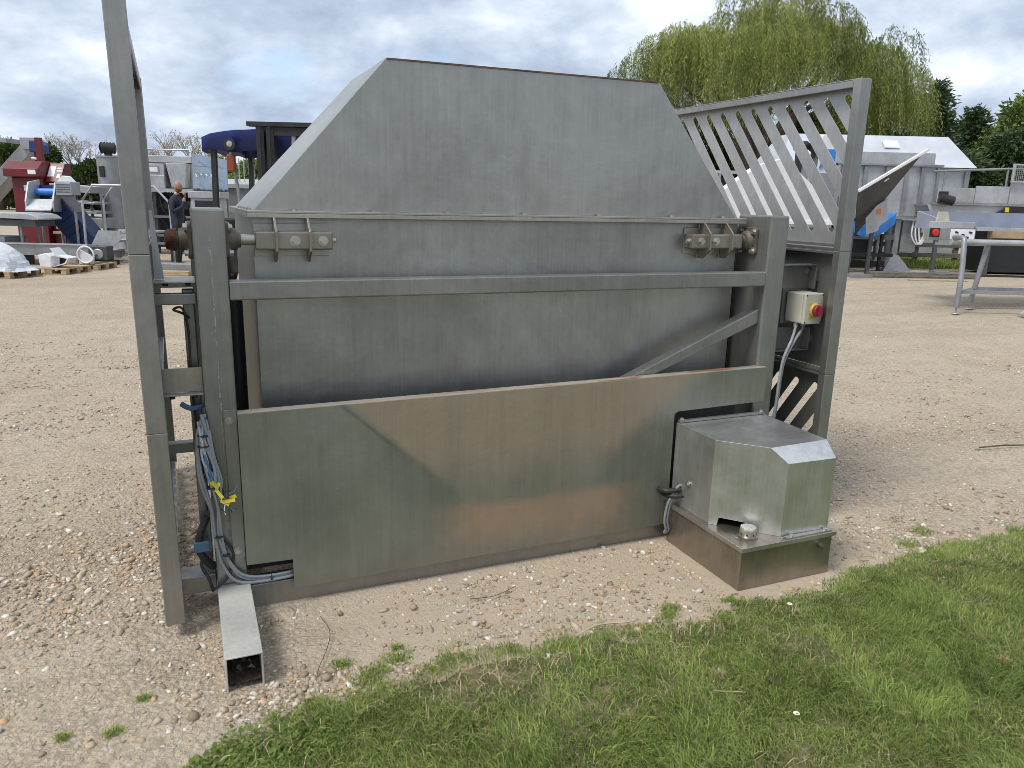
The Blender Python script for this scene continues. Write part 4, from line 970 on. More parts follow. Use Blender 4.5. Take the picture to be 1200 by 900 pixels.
# forklift with blue canopy
r = ythings('forklift_truck', -4.8, 14.6, 'dark forklift truck with blue canvas canopy and black mast', 'forklift')
yp(r, 'chassis', MB().prism([(-5.55, 0.22), (-3.9, 0.22), (-3.85, 0.9), (-4.4, 0.95), (-4.5, 1.15), (-5.5, 1.2)], 'y', 13.7, 15.4), 'dark_iron', bevel=0.03)
cp = MB()
N1, N2 = 14, 10
for j in range(N2 + 1):
    for i in range(N1 + 1):
        s_, t_ = i / N1, j / N2
        u = -5.60 + 2.05 * s_; v = 13.35 + 2.1 * t_
        z = 2.53 + 0.20 * math.sin(math.pi * min(1, s_ * 1.0)) ** 0.6 * (0.75 + 0.25 * math.sin(math.pi * t_)) + 0.02 * mnoise.noise(Vector((u * 3, v * 3, 0)))
        cp.v.append((u, v, z))
for j in range(N2):
    for i in range(N1): cp.f.append((j * (N1 + 1) + i, j * (N1 + 1) + i + 1, (j + 1) * (N1 + 1) + i + 1, (j + 1) * (N1 + 1) + i))
o_ = len(cp.v)
ring = [i for i in range(N1 + 1)] + [j * (N1 + 1) + N1 for j in range(1, N2 + 1)] + [N2 * (N1 + 1) + i for i in range(N1 - 1, -1, -1)] + [j * (N1 + 1) for j in range(N2 - 1, 0, -1)]
for q, i in enumerate(ring):
    p = cp.v[i]; cp.v.append((p[0], p[1], 2.30 + 0.025 * math.sin(q * 1.3) + 0.02 * math.sin(q * 0.4)))
for q in range(len(ring)): cp.f.append((ring[q], ring[(q + 1) % len(ring)], o_ + (q + 1) % len(ring), o_ + q))
cn = yp(r, 'canopy', cp, 'blue_canvas', smooth=True)
sm = cn.modifiers.new('solid', 'SOLIDIFY'); sm.thickness = 0.012
for u, v in ((-5.47, 13.45), (-5.47, 15.3), (-3.65, 15.3), (-3.65, 13.45)):
    yp(r, 'canopy_post', MB().bar((u, v, 0.95 if u < -5 else 0.85), (u + 0.03, v, 2.34), 0.08, 0.09, (0, 1, 0)), 'black_paint')
for u in (-4.58, -3.72):
    for q in (0.0, 0.165): yp(r, 'mast_rail', MB().box(u + q, u + q + 0.13, 13.05, 13.2, 0.08, 2.70), 'black_paint', bevel=0.006)
yp(r, 'mast_crossbar', MB().box(-4.72, -3.4, 13.02, 13.2, 2.7005, 2.77), 'dark_iron'); yp(r, 'mast_crossbar', MB().box(-4.28, -3.73, 13.06, 13.18, 2.56, 2.69), 'dark_iron')
yp(r, 'mast_crossbar', MB().box(-4.32, -3.73, 13.06, 13.18, 1.2, 1.32), 'dark_iron')
for u in (-4.50, -4.34): yp(r, 'chain', MB().tube((u, 13.0, 0.4), (u, 13.0, 2.70), 0.014, n=6), 'dark_iron')
yp(r, 'ram', MB().tube((-3.98, 13.12, 0.2), (-3.98, 13.12, 2.6), 0.04, n=10), 'yard_steel')
for u in (-4.45, -3.75): yp(r, 'fork', MB().box(u, u + 0.12, 11.95, 13.0, 0.05, 0.09).box(u, u + 0.12, 12.95, 13.0, 0.09, 0.6), 'dark_iron')
def wheel_mb(u, v, R_, w_): return MB().lathe([(R_ * 0.55, u), (R_ * 0.95, u), (R_, u + 0.03), (R_, u + w_ - 0.03), (R_ * 0.95, u + w_), (R_ * 0.55, u + w_)], 20, (0, v, R_), 'x')
for u, v, R_ in ((-5.62, 13.9, 0.33), (-4.0, 13.9, 0.33), (-5.58, 15.1, 0.26), (-4.03, 15.1, 0.26)):
    W = yp(r, 'wheel', wheel_mb(u, v, R_, 0.2), 'black_rubber', smooth=True)
    mk('rim', MB().lathe([(R_ * 0.52, u - 0.004), (R_ * 0.52, u + 0.204)], 16, (0, v, R_), 'x'), 'yard_steel', W, smooth=True)
LP_ = yp(r, 'lamp_pole', MB().path([(-5.14, 13.40, 2.40), (-5.12, 13.38, 2.2), (-5.05, 13.40, 1.7), (-5.03, 13.45, 1.1)], 0.028, 8), 'yard_steel', smooth=True)
hl = yp(r, 'headlight', MB().lathe([(0.03, 13.32), (0.09, 13.28), (0.10, 13.22), (0.095, 13.20)], 18, (-5.08, 0, 2.42), 'y'), 'black_paint', smooth=True)
mk('lens', MB().lathe([(0.052, 13.1995), (0.045, 13.19), (0.02, 13.186)], 18, (-5.08, 0, 2.42), 'y'), 'lamp_glass', hl, smooth=True)
yp(r, 'indicator', MB().box(-5.17, -5.04, 13.26, 13.37, 1.98, 2.26), 'orange_lamp', bevel=0.02)
yp(r, 'seat', MB().box(-5.1, -4.4, 14.1, 14.7, 1.1, 1.25).box(-5.1, -4.4, 14.6, 14.75, 1.25, 1.75), 'black_rubber', bevel=0.03)

r.location = yd(-4.52, 14.6)

# pallets with scrap
def pallet(u, v, z, w_, d_, label, name='wooden_pallet'):
    r = ythings(name, u + w_ / 2, v + d_ / 2, label, 'pallet', 'wooden pallets on the gravel')
    for i in range(3):
        for j in range(3): yp(r, 'block', MB().box(u + i * (w_ - 0.10) / 2, u + i * (w_ - 0.10) / 2 + 0.10, v + j * (d_ - 0.12) / 2, v + j * (d_ - 0.12) / 2 + 0.12, z + 0.0205, z + 0.10), 'pallet_wood')
    for j in range(3): yp(r, 'board', MB().box(u, u + w_, v + j * (d_ - 0.12) / 2, v + j * (d_ - 0.12) / 2 + 0.12, z, z + 0.02), 'pallet_wood')
    for i in range(6):
        a = u + i * (w_ - 0.11) / 5; yp(r, 'board', MB().box(a, a + 0.11, v - 0.005, v + d_ + 0.005, z + 0.1005, z + 0.122), 'pallet_wood')
    return r
pallet(-10.45, 13.95, 0.0, 1.2, 0.9, 'wooden pallet carrying the white wrapped sack')
pallet(-9.40, 14.85, 0.0, 0.66, 0.9, 'wooden pallet carrying a white box and bent plates, next to the sack')
pallet(-9.08, 15.85, 0.0, 0.42, 0.8, 'small wooden pallet under a white ring frame')
# white wrapped sack
nu, nvv = 40, 18
bag = MB()
for j in range(nvv + 1):
    t = j / nvv
    for i in range(nu):
        a = 2 * math.pi * i / nu
        rad = (math.cos(t * math.pi / 2) ** 0.55) if t < 1 else 0.0
        rad *= 0.56 * (1 + 0.05 * math.sin(9 * a + 5 * t) * (1 - t) + 0.03 * math.sin(17 * a))
        if t < 0.12: rad *= 1 + (0.12 - t) * 1.8
        z = 0.1235 + 0.53 * t ** 0.9 + 0.012 * math.sin(11 * a + t * 9)
        if math.cos(a) > 0.72 and t < 0.25: z -= 0.04 * (0.25 - t) * 4 * (math.cos(a) - 0.5); rad *= 1.06
        bag.v.append((-9.82 + rad * 1.05 * math.cos(a), 14.40 + rad * 0.8 * math.sin(a), max(z, 0.123)))
for j in range(nvv):
    for i in range(nu): bag.f.append((j * nu + i, j * nu + (i + 1) % nu, (j + 1) * nu + (i + 1) % nu, (j + 1) * nu + i))
r = ythings('wrapped_sack', -9.82, 14.4, 'bulging white plastic wrapped sack on a pallet', 'sack')
yp(r, 'sack', bag, 'plastic_wrap', smooth=True)
yp(r, 'loose_film', MB().prism([(-9.30, 0.30), (-9.22, 0.14), (-9.17, 0.124), (-9.17, 0.1225), (-9.34, 0.1225)], 'y', 13.96, 14.5), 'plastic_wrap', bevel=0.01)
r = ythings('white_box', -9.2, 15.1, 'small white box lying on the pallet beside the sack', 'box')
yp(r, 'box', MB().prism([(-9.36, 0.1235), (-9.14, 0.1235), (-9.12, 0.34), (-9.22, 0.40), (-9.38, 0.36)], 'y', 15.05, 15.35), 'white_plastic', bevel=0.015)
r = ythings('bent_plate', -8.95, 15.2, 'folded white sheet metal plate leaning up on the pallet', 'plate')
yp(r, 'plate', MB().prism([(-9.12, 0.125), (-8.84, 0.22), (-8.78, 0.30), (-8.98, 0.34), (-9.10, 0.50), (-9.08, 0.50), (-8.96, 0.36), (-8.745, 0.315), (-8.82, 0.20), (-9.12, 0.1235)], 'y', 15.0, 15.32), 'white_sheet')
r = ythings('ring_frame', -8.9, 15.9, 'white plate frame with a metal ring on the small pallet', 'frame')
yp(r, 'plate', MB().prism([(-9.06, 0.1235), (-8.78, 0.1235), (-8.76, 0.24), (-8.84, 0.32), (-9.04, 0.42), (-9.06, 0.40)], 'y', 15.9, 15.96), 'white_sheet', bevel=0.004)
rg = MB(); rg.path([(-8.90 + 0.17 * math.cos(a), 15.88, 0.32 + 0.17 * math.sin(a)) for a in np.linspace(0, 2 * math.pi, 25)], 0.018, 6, sub=1)
yp(r, 'ring', rg, 'white_plastic', smooth=True)
r = ythings('timber_offcut', -7.2, 15.0, 'pale timber offcut on the gravel behind the bearing', 'timber')
yp(r, 'plank', MB().box(-7.6, -6.5, 15.2, 15.36, 0.0, 0.09), 'pallet_wood', bevel=0.005)
yp(r, 'plank', MB().box(-7.7, -6.4, 15.55, 15.9, 0.0, 0.20), 'yard_steel', bevel=0.005)

# ------------------------------------------------------------------ right side of the yard
r = ythings('ribbed_hopper', 10.0, 21.8, 'tall grey ribbed steel hopper trailer on legs beside the tilted chute', 'hopper')
yp(r, 'wall', MB().box(8.6, 11.22, 21.0, 23.2, 1.45, 2.74), 'yard_steel_pale', bevel=0.01)
for u in (8.62, 9.2, 9.78, 10.3, 10.72, 11.14): yp(r, 'rib', MB().box(u, u + 0.07, 20.93, 20.9995, 1.46, 2.72), 'yard_steel')
yp(r, 'top_rim', MB().box(8.5, 11.28, 20.90, 21.0, 2.7405, 2.80), 'yard_steel', bevel=0.008)
yp(r, 'bottom_rim', MB().box(8.5, 11.25, 20.90, 20.999, 1.38, 1.449), 'yard_steel')
yp(r, 'upper_wall', MB().box(8.6, 11.12, 21.1, 23.1, 2.8005, 3.10), 'yard_steel_pale', bevel=0.008)
for u, v in ((9.95, 21.3), (10.28, 21.05), (9.95, 22.9), (11.0, 22.9)): yp(r, 'leg', MB().box(u, u + 0.14, v, v + 0.14, 0.4 if v < 21.1 else 0.0, 1.3795), 'yard_steel')
yp(r, 'foot_pyramid', MB().add([(9.98, 20.8, 0), (10.74, 20.8, 0), (10.74, 21.4, 0), (9.98, 21.4, 0), (10.28, 21.0, 0.42), (10.44, 21.0, 0.42), (10.44, 21.2, 0.42), (10.28, 21.2, 0.42)], [(0, 1, 5, 4), (1, 2, 6, 5), (2, 3, 7, 6), (3, 0, 4, 7), (4, 5, 6, 7), (3, 2, 1, 0)]), 'yard_steel')
yp(r, 'cabinet', MB().box(10.50, 10.92, 21.1, 21.5, 0.50, 1.34), 'yard_steel', bevel=0.01)
for q in range(3): yp(r, 'hose', MB().path([(10.72 + q * 0.07, 21.0, 1.36), (10.70 + q * 0.1, 20.95, 0.95), (10.86 + q * 0.05, 20.93, 0.72), (11.02 + q * 0.02, 20.95, 0.95), (11.0, 21.0, 1.36)], 0.02, 6), 'white_plastic', smooth=True)
yp(r, 'down_pipe', MB().box(9.88, 9.95, 20.95, 21.02, 0.42, 1.20), 'white_plastic')
yp(r, 'cross_beam', MB().box(8.7, 10.27, 21.0, 21.1, 0.82, 0.95), 'yard_steel_dark')
yp(r, 'under_body', MB().box(8.5, 9.9, 21.6, 22.6, 0.25, 1.36), 'black_paint')
yp(r, 'axle_beam', MB().box(8.3, 10.0, 20.8, 20.95, 0.10, 0.25), 'dark_iron')

r = ythings('tilted_chute', 9.0, 19.5, 'pale steel chute tilted steeply up against the ribbed hopper', 'chute')
yp(r, 'chute_plate', MB().add([(8.1, 18.7, 1.98), (9.55, 18.7, 2.93), (9.24, 19.6, 1.92), (8.62, 19.7, 0.94), (8.1, 18.64, 2.03), (9.55, 18.64, 2.98), (9.24, 19.54, 1.97), (8.62, 19.64, 0.98)],
   [(0, 1, 2, 3), (7, 6, 5, 4), (0, 4, 5, 1), (1, 5, 6, 2), (2, 6, 7, 3), (3, 7, 4, 0)]), 'yard_steel_dark')
yp(r, 'top_edge', MB().bar((8.08, 18.6, 2.02), (9.6, 18.6, 3.0), 0.14, 0.05), 'white_sheet')
yp(r, 'side_plate', MB().prism([(8.66, 1.0), (8.94, 1.10), (8.96, 1.22), (9.14, 1.36), (9.06, 1.86), (8.84, 1.72), (8.60, 1.40)], 'y', 19.15, 19.20), 'yard_steel_pale', bevel=0.004)
yp(r, 'sticker', MB().box(8.84, 8.95, 19.142, 19.1495, 1.50, 1.63), 'orange_sticker')
yp(r, 'latch', MB().bar((8.72, 18.70, 2.26), (8.82, 18.70, 2.34), 0.02, 0.03), 'label_white')
yp(r, 'leg', MB().box(8.50, 8.58, 19.66, 19.74, 0, 1.02), 'yard_steel_dark'); yp(r, 'leg', MB().box(8.98, 9.06, 19.62, 19.70, 0, 1.62), 'yard_steel_dark')
r = ythings('blue_curved_belt', 9.1, 20.2, 'curved bright blue belt trough hanging under the ribbed hopper', 'belt')
cb_ = MB(); pts = [(8.55 + 1.15 * t, 0.92 + 0.85 * (t - 0.42) ** 2 * 1.2) for t in np.linspace(0, 1, 13)]
cb_.prism(pts + [(p[0], p[1] + 0.28) for p in reversed(pts)], 'y', 19.9, 20.5)
yp(r, 'belt', cb_, 'blue_bright', smooth=True)
for u in (8.62, 9.5): yp(r, 'support', MB().box(u, u + 0.06, 20.1, 20.2, 0.0, 1.0), 'dark_iron')
yp(r, 'tray', MB().box(8.3, 9.8, 20.0, 20.45, 0.42, 0.50), 'dark_iron')

r = ythings('white_hooded_unit', 12.4, 27.3, 'large unit under a white hipped steel hood behind the ribbed hopper', 'machine')
yp(r, 'hood', MB().add([(8.6, 25.8, 3.0), (15.0, 25.8, 3.0), (15.0, 29.2, 3.0), (8.6, 29.2, 3.0), (9.2, 27.0, 4.05), (14.55, 27.0, 4.05), (14.55, 28.2, 4.05), (9.2, 28.2, 4.05)], [(0, 1, 5, 4), (1, 2, 6, 5), (2, 3, 7, 6), (3, 0, 4, 7), (4, 5, 6, 7), (3, 2, 1, 0)]), 'roof_white')
yp(r, 'hatch', MB().add([(12.2, 26.45, 3.60), (12.7, 26.45, 3.60), (12.7, 26.72, 3.84), (12.2, 26.72, 3.84), (12.2, 26.43, 3.63), (12.7, 26.43, 3.63), (12.7, 26.70, 3.87), (12.2, 26.70, 3.87)], [(4, 5, 6, 7), (3, 2, 1, 0), (0, 1, 5, 4), (1, 2, 6, 5), (2, 3, 7, 6), (3, 0, 4, 7)]), 'white_sheet')
yp(r, 'body', MB().box(8.8, 14.85, 26.0, 29.0, 0.0, 2.9995), 'yard_steel_pale')
for u in (14.72,): yp(r, 'corner_strip', MB().box(u, u + 0.16, 25.94, 25.9995, 0.0, 2.98), 'yard_steel')

r = ythings('long_conveyor', 12.2, 20.6, 'long pale grey conveyor trough behind the blue lined table', 'conveyor')
yp(r, 'side_wall', MB().box(10.95, 11.78, 20.2, 20.24, 1.84, 2.20), 'yard_steel_pale', bevel=0.004)
yp(r, 'side_wall', MB().box(11.80, 12.66, 20.2, 20.24, 1.84, 2.26), 'yard_steel_pale', bevel=0.004)
yp(r, 'side_wall', MB().box(12.68, 15.5, 20.18, 20.24, 1.80, 2.36), 'yard_steel_pale', bevel=0.004)
yp(r, 'rim', MB().box(10.7, 15.5, 20.12, 20.25, 1.77, 1.8395), 'yard_steel')
yp(r, 'lower_wall', MB().prism([(10.6, 1.769), (15.5, 1.769), (15.5, 1.50), (10.75, 1.50)], 'y', 20.2, 20.9), 'yard_steel_pale', bevel=0.004)
yp(r, 'dark_panel', MB().prism([(12.3, 1.56), (12.75, 1.768), (15.5, 1.768), (15.5, 1.56)], 'y', 20.13, 20.1995), 'dark_iron')
yp(r, 'warning_sign', MB().box(12.58, 12.68, 20.12, 20.1295, 1.62, 1.74), 'tag_yellow')
yp(r, 'rail', MB().tube((10.7, 20.3, 2.60), (12.6, 20.3, 2.70), 0.03, n=8).tube((12.6, 20.3, 2.70), (15.4, 20.3, 2.76), 0.03, n=8), 'yard_steel')
for u in (11.0, 12.6, 14.6): yp(r, 'rail_post', MB().tube((u, 20.3, 1.84), (u, 20.3, 2.61 + (u - 11) * 0.045), 0.025, n=8), 'yard_steel')
ms = MB().box(12.58, 12.63, 20.05, 20.1, 2.36, 2.82).box(13.35, 13.40, 20.05, 20.1, 2.36, 2.82).box(12.63, 13.35, 20.05, 20.1, 2.36, 2.40).box(12.63, 13.35, 20.05, 20.1, 2.78, 2.82)
yp(r, 'mesh_frame', ms, 'yard_steel_pale')
wm_ = MB()
for i in range(15): wm_.box(12.65 + i * 0.048, 12.66 + i * 0.048, 20.07, 20.075, 2.40, 2.78)
for i in range(8): wm_.box(12.63, 13.35, 20.076, 20.081, 2.42 + i * 0.048, 2.43 + i * 0.048)
yp(r, 'wire_mesh', wm_, 'mesh_grey')
yp(r, 'motor', MB().tube((10.82, 20.05, 1.95), (11.15, 20.0, 1.86), 0.12, n=12).box(10.85, 10.99, 19.98, 20.19, 1.98, 2.10), 'black_paint', smooth=True)
for u in (11.0, 12.4, 13.8, 15.2): yp(r, 'leg', MB().box(u, u + 0.09, 20.3, 20.39, 0, 1.4995), 'yard_steel_dark')
yp(r, 'under_machine', MB().box(12.55, 15.4, 20.5, 21.6, 0.05, 1.35), 'black_paint', bevel=0.02)
yp(r, 'cross_rail', MB().box(11.0, 12.4, 20.28, 20.299, 0.75, 0.81), 'yard_steel')

# blue lined table conveyor
r = ythings('blue_lined_table', 8.6, 13.3, 'stainless table conveyor with pale blue lining, red stop button and pipe legs', 'table')
yp(r, 'tray_floor', MB().box(7.30, 10.6, 13.0, 14.3, 1.30, 1.33), 'blue_lining')
yp(r, 'back_wall', MB().box(7.35, 10.6, 14.27, 14.30, 1.3305, 1.60), 'blue_lining')
yp(r, 'end_wall', MB().prism([(13.05, 1.3305), (13.05, 1.40), (14.26, 1.60), (14.26, 1.3305)], 'x', 7.33, 7.36), 'blue_lining')
yp(r, 'end_box', MB().box(6.92, 7.62, 12.92, 13.04, 1.331, 1.44), 'yard_steel_pale', bevel=0.006)
yp(r, 'end_flange', MB().prism([(7.05, 1.42), (7.28, 1.42), (7.22, 1.60), (7.08, 1.60)], 'y', 13.06, 13.1), 'switch_cream')
CP_ = yp(r, 'control_panel', MB().box(6.84, 7.62, 12.86, 12.999, 1.14, 1.3295), 'yard_steel', bevel=0.006)
mk('button_plate', MB().box(6.86, 7.02, 12.845, 12.8595, 1.19, 1.33), 'black_paint', CP_)
mk('stop_button', MB().lathe([(0.055, 12.8445), (0.06, 12.82), (0.05, 12.80), (0.02, 12.795)], 16, (6.94, 0, 1.26), 'y'), 'button_red', CP_, smooth=True)
mk('socket_plate', MB().box(7.20, 7.60, 12.845, 12.8595, 1.16, 1.32), 'label_white', CP_, bevel=0.004)
for i, (a, b) in enumerate(((7.27, 1.28), (7.38, 1.24), (7.50, 1.28), (7.31, 1.21), (7.45, 1.20))): mk('clip', MB().bar((a, 12.838, b), (a + 0.05, 12.838, b - 0.015), 0.01, 0.025), 'dark_iron', CP_)
yp(r, 'timber_edge', MB().box(7.9, 10.6, 12.84, 12.998, 1.19, 1.30), 'fence_tan', bevel=0.004)
yp(r, 'side_beam', MB().box(7.64, 10.6, 12.86, 12.999, 1.302, 1.36), 'yard_steel_pale')
yp(r, 'pipe_beam', MB().tube((7.2, 12.80, 1.12), (10.6, 12.80, 1.12), 0.05, n=10), 'yard_steel_pale', smooth=True)
yp(r, 'clamp', MB().box(8.62, 8.80, 12.74, 12.86, 1.06, 1.18), 'black_paint')
for u in (7.2, 10.2):
    yp(r, 'leg', MB().path([(u - 0.06, 12.25, 0.10), (u - 0.03, 12.3, 0.62), (u, 12.42, 1.10), (u + 0.02, 12.5, 1.19), (u + 0.05, 12.8, 1.19)], 0.042, 10, sub=4), 'yard_steel', smooth=True)
    yp(r, 'leg', MB().tube((u + 0.57, 12.95, 0.10), (u + 0.68, 12.9, 1.10), 0.042, n=10), 'yard_steel', smooth=True)
    for uu, vv in ((u - 0.06, 12.25), (u + 0.57, 12.95)):
        yp(r, 'levelling_foot', MB().tube((uu, vv, 0.015), (uu, vv, 0.12), 0.014, n=8).lathe([(0.07, 0.0), (0.06, 0.012), (0.02, 0.018)], 12, (uu, vv, 0)), 'bolt_steel', smooth=True)
    yp(r, 'cross_pipe', MB().tube((u - 0.04, 12.27, 0.34), (u + 0.58, 12.94, 0.34), 0.03, n=8), 'yard_steel')
yp(r, 'stretcher', MB().box(7.22, 10.3, 12.30, 12.36, 0.315, 0.37), 'yard_steel')
yp(r, 'stretcher', MB().box(7.80, 10.7, 12.92, 12.98, 0.315, 0.37), 'yard_steel')
r = ythings('steel_offcut', 8.9, 12.1, 'small flat steel offcut lying on gravel by the table legs', 'offcut')
yp(r, 'sheet', MB().prism([(8.05, 0.02), (8.9, 0.03), (8.9, 0.13), (8.3, 0.13), (8.05, 0.05)], 'y', 12.0, 12.12), 'yard_steel_pale')

# white chute seen through the guard slots
r = ythings('white_chute', 6.4, 19.5, 'bright white angular sheet metal chute seen through the guard slots', 'chute')
yp(r, 'shell', MB().prism([(5.05, 0.0), (5.05, 2.02), (5.85, 2.60), (6.40, 2.76), (7.55, 1.82), (7.72, 1.30), (7.72, 0.0)], 'y', 19.0, 19.6), 'white_sheet', bevel=0.01)
yp(r, 'edge_bar', MB().box(6.6, 8.15, 18.93, 18.9995, 1.22, 1.30), 'white_plastic')
yp(r, 'skirt', MB().box(6.6, 8.1, 18.95, 18.999, 0.2, 1.15), 'yard_steel_dark')
r = ythings('blue_white_machine', 8.1, 21.5, 'grey machine with blue panel and dark motors on top behind the white chute', 'machine')
yp(r, 'body', MB().box(7.15, 8.35, 20.6, 20.85, 0.0, 2.5), 'yard_steel')
yp(r, 'upper_panel', MB().prism([(7.6, 2.5005), (8.3, 2.5005), (8.3, 3.45), (7.9, 3.45)], 'y', 20.62, 20.8), 'white_sheet', bevel=0.006)
yp(r, 'blue_panel', MB().prism([(7.86, 2.62), (8.25, 2.80), (8.25, 3.10), (8.0, 3.10)], 'y', 20.58, 20.6195), 'blue_bright')
for u in (7.22, 7.62): yp(r, 'motor', MB().tube((u, 20.6, 3.15), (u + 0.3, 20.75, 3.18), 0.13, n=12).box(u + 0.05, u + 0.2, 20.62, 20.78, 2.5 if u > 7.5 else 2.501, 3.06), 'dark_iron', smooth=True)
yp(r, 'pole', MB().bar((7.45, 20.55, 1.2), (7.65, 20.55, 2.6), 0.07, 0.07, (0, 1, 0)), 'yard_steel_pale')
r = ythings('low_dark_machine', 4.3, 21.5, 'dark low machine with light rail behind the hood edge', 'machine')
yp(r, 'body', MB().box(2.0, 5.9, 20.4, 21.6, 0.0, 2.30), 'dark_iron', bevel=0.02)
yp(r, 'rail', MB().box(2.0, 6.3, 20.3, 20.38, 2.42, 2.50), 'yard_steel_pale')
for u in (2.2, 3.6, 5.2): yp(r, 'rail_post', MB().box(u, u + 0.06, 20.3005, 20.3795, 0.0, 2.4195), 'yard_steel')

# fence, planks, litter
r = ythings('wooden_fence', 13.0, 23.3, 'weathered wooden rail fence in the grass behind the blue lined table', 'fence')
for u in (10.8, 12.0, 13.2, 14.4, 15.6, 16.8): yp(r, 'post', MB().box(u, u + 0.12, 23.2, 23.32, 0, 1.15), 'fence_wood')
for z in (0.25, 0.55, 0.85): yp(r, 'rail', MB().box(10.6, 17.2, 23.16, 23.1995, z, z + 0.13), 'fence_wood')
for i, (u, v, l_, w_, a, h_, mt, lab) in enumerate((
        (8.35, 18.6, 3.0, 0.30, 0.06, 0.05, 'asphalt_plank', 'long dark plank lying on gravel below the tilted chute'),
        (8.9, 19.2, 2.6, 0.22, -0.05, 0.10, 'fence_wood', 'weathered plank lying behind the long dark plank'),
        (10.6, 19.6, 3.2, 0.35, 0.0, 0.03, 'black_paint', 'flat dark rubber strip lying on gravel near the fence'),
        (9.3, 18.0, 1.4, 0.12, 0.02, 0.03, 'pallet_wood', 'pale thin timber batten on gravel in front of the planks'),
        (10.55, 19.25, 0.40, 0.25, 0.1, 0.14, 'yard_steel', 'grey block at the end of the planks'),
        (8.15, 18.3, 0.5, 0.3, 0.3, 0.08, 'yard_steel', 'flat grey slab beside the guard end on gravel'))):
    o = mk('plank' if 'block' not in lab and 'slab' not in lab else 'steel_block', MB().box(0, l_, 0, w_, 0.0, h_), mt, loc=yd(u, v, 0.0), rot=(0, 0, -YAW + a), bevel=0.005)
    tag(o, lab, 'plank' if 'block' not in lab and 'slab' not in lab else 'block')
# ------------------------------------------------------------------ the man by the processing line
def skin_mesh(name, joints, edges, root=0, levels=2):
    me = bpy.data.meshes.new(name + '_cage')
    me.from_pydata([j[:3] for j in joints], edges, [])
    o = bpy.data.objects.new(name + '_cage', me); COL.objects.link(o)
    o.modifiers.new('skin', 'SKIN'); sb = o.modifiers.new('sub', 'SUBSURF'); sb.levels = levels; sb.render_levels = levels
    lay = me.skin_vertices[0] if me.skin_vertices else None
    for i, j in enumerate(joints):
        r_ = j[3] if isinstance(j[3], tuple) else (j[3], j[3])
        lay.data[i].radius = r_; lay.data[i].use_root = (i == root)
    bpy.context.view_layer.update()
    out_ = bpy.data.meshes.new_from_object(o.evaluated_get(bpy.context.evaluated_depsgraph_get()))
    bpy.data.objects.remove(o); bpy.data.meshes.remove(me); out_.name = name
    return out_
mr = yroot('person', -7.55, 17.3, R(0)); tag(mr, 'bald bearded person in dark navy jacket standing with one hand at the mouth', 'person')
# local: +x = the way the person faces, z up
J = [(0, 0, 0.95, 0.155), (0.0, 0, 1.12, 0.15), (0.0, 0, 1.32, 0.17), (-0.01, 0, 1.48, 0.13), (0.02, 0, 1.56, 0.062), (0.03, 0, 1.62, 0.062),   # 0-5 spine, neck
     (-0.01, -0.20, 1.45, 0.075), (0.02, -0.26, 1.20, 0.058), (0.20, -0.17, 1.30, 0.048), (0.23, -0.12, 1.46, 0.036), (0.225, -0.10, 1.52, 0.034),  # 6-10 near arm raised
     (-0.01, 0.20, 1.45, 0.075), (-0.03, 0.25, 1.18, 0.058), (0.10, 0.22, 0.98, 0.045), (0.16, 0.21, 0.92, 0.036),                                    # 11-14 far arm
     (0.0, -0.10, 0.86, 0.105), (0.02, -0.11, 0.50, 0.075), (-0.02, -0.11, 0.12, 0.052), (0.0, -0.11, 0.05, 0.05), (0.14, -0.12, 0.035, 0.035),
     (0.0, 0.10, 0.86, 0.105), (-0.02, 0.11, 0.50, 0.075), (-0.08, 0.11, 0.12, 0.052), (-0.06, 0.11, 0.05, 0.05), (0.08, 0.12, 0.035, 0.035)]
E_ = [(0, 1), (1, 2), (2, 3), (3, 4), (4, 5), (3, 6), (6, 7), (7, 8), (8, 9), (9, 10), (3, 11), (11, 12), (12, 13), (13, 14), (0, 15), (15, 16), (16, 17), (17, 18), (18, 19), (0, 20), (20, 21), (21, 22), (22, 23), (23, 24)]
bm_ = skin_mesh('body', J, E_)
bm_.materials.clear()
for m_n in ('navy_cloth', 'dark_cloth', 'skin', 'black_rubber'): bm_.materials.append(MATS[m_n])
for p in bm_.polygons:
    c = p.center
    p.use_smooth = True
    p.material_index = 3 if c.z < 0.09 else 1 if c.z < 0.92 and not (abs(c.y) > 0.17 and c.x > 0.06) else 0
    if c.z > 1.575 and abs(c.y) < 0.07 and c.x < 0.15: p.material_index = 2
    if (c.x > 0.19 and c.z > 1.43 and c.y < 0) or (c.x > 0.13 and c.z < 0.95 and c.y > 0.15): p.material_index = 2
o = bpy.data.objects.new('body', bm_); COL.objects.link(o); o.parent = mr
# head with brow, nose, chin
hd = bmesh.new(); bmesh.ops.create_uvsphere(hd, u_segments=28, v_segments=20, radius=1)
for v in hd.verts:
    x, y, z = v.co
    f = max(0, x)
    X_ = 0.100 * x; Y2 = 0.076 * y * (1 - 0.14 * max(0, -z)); Z_ = 0.122 * z
    if z < 0: X_ += 0.018 * f * (-z); 
    if x < 0 and z < -0.3: X_ *= 0.72
    if f > 0.9 and -0.35 < z < 0.1: X_ += 0.028 * (1 - abs(y) / 0.3 if abs(y) < 0.3 else 0) * (1 - abs(z + 0.15) / 0.25)
    if f > 0.7 and 0.05 < z < 0.3 and abs(y) > 0.15: X_ -= 0.006
    v.co = (X_, Y2, Z_)
me = bpy.data.meshes.new('head'); hd.to_mesh(me); hd.free(); me.shade_smooth()
me.materials.append(MATS['skin']); me.materials.append(MATS['beard'])
for p in me.polygons:
    c = p.center
    if c.z < -0.035 and c.x > 0.0 and not (c.x > 0.098 and c.z > -0.06): p.material_index = 1
H = link('head', me, None, mr, loc=(0.055, 0, 1.735), rot=(0, R(4), 0))
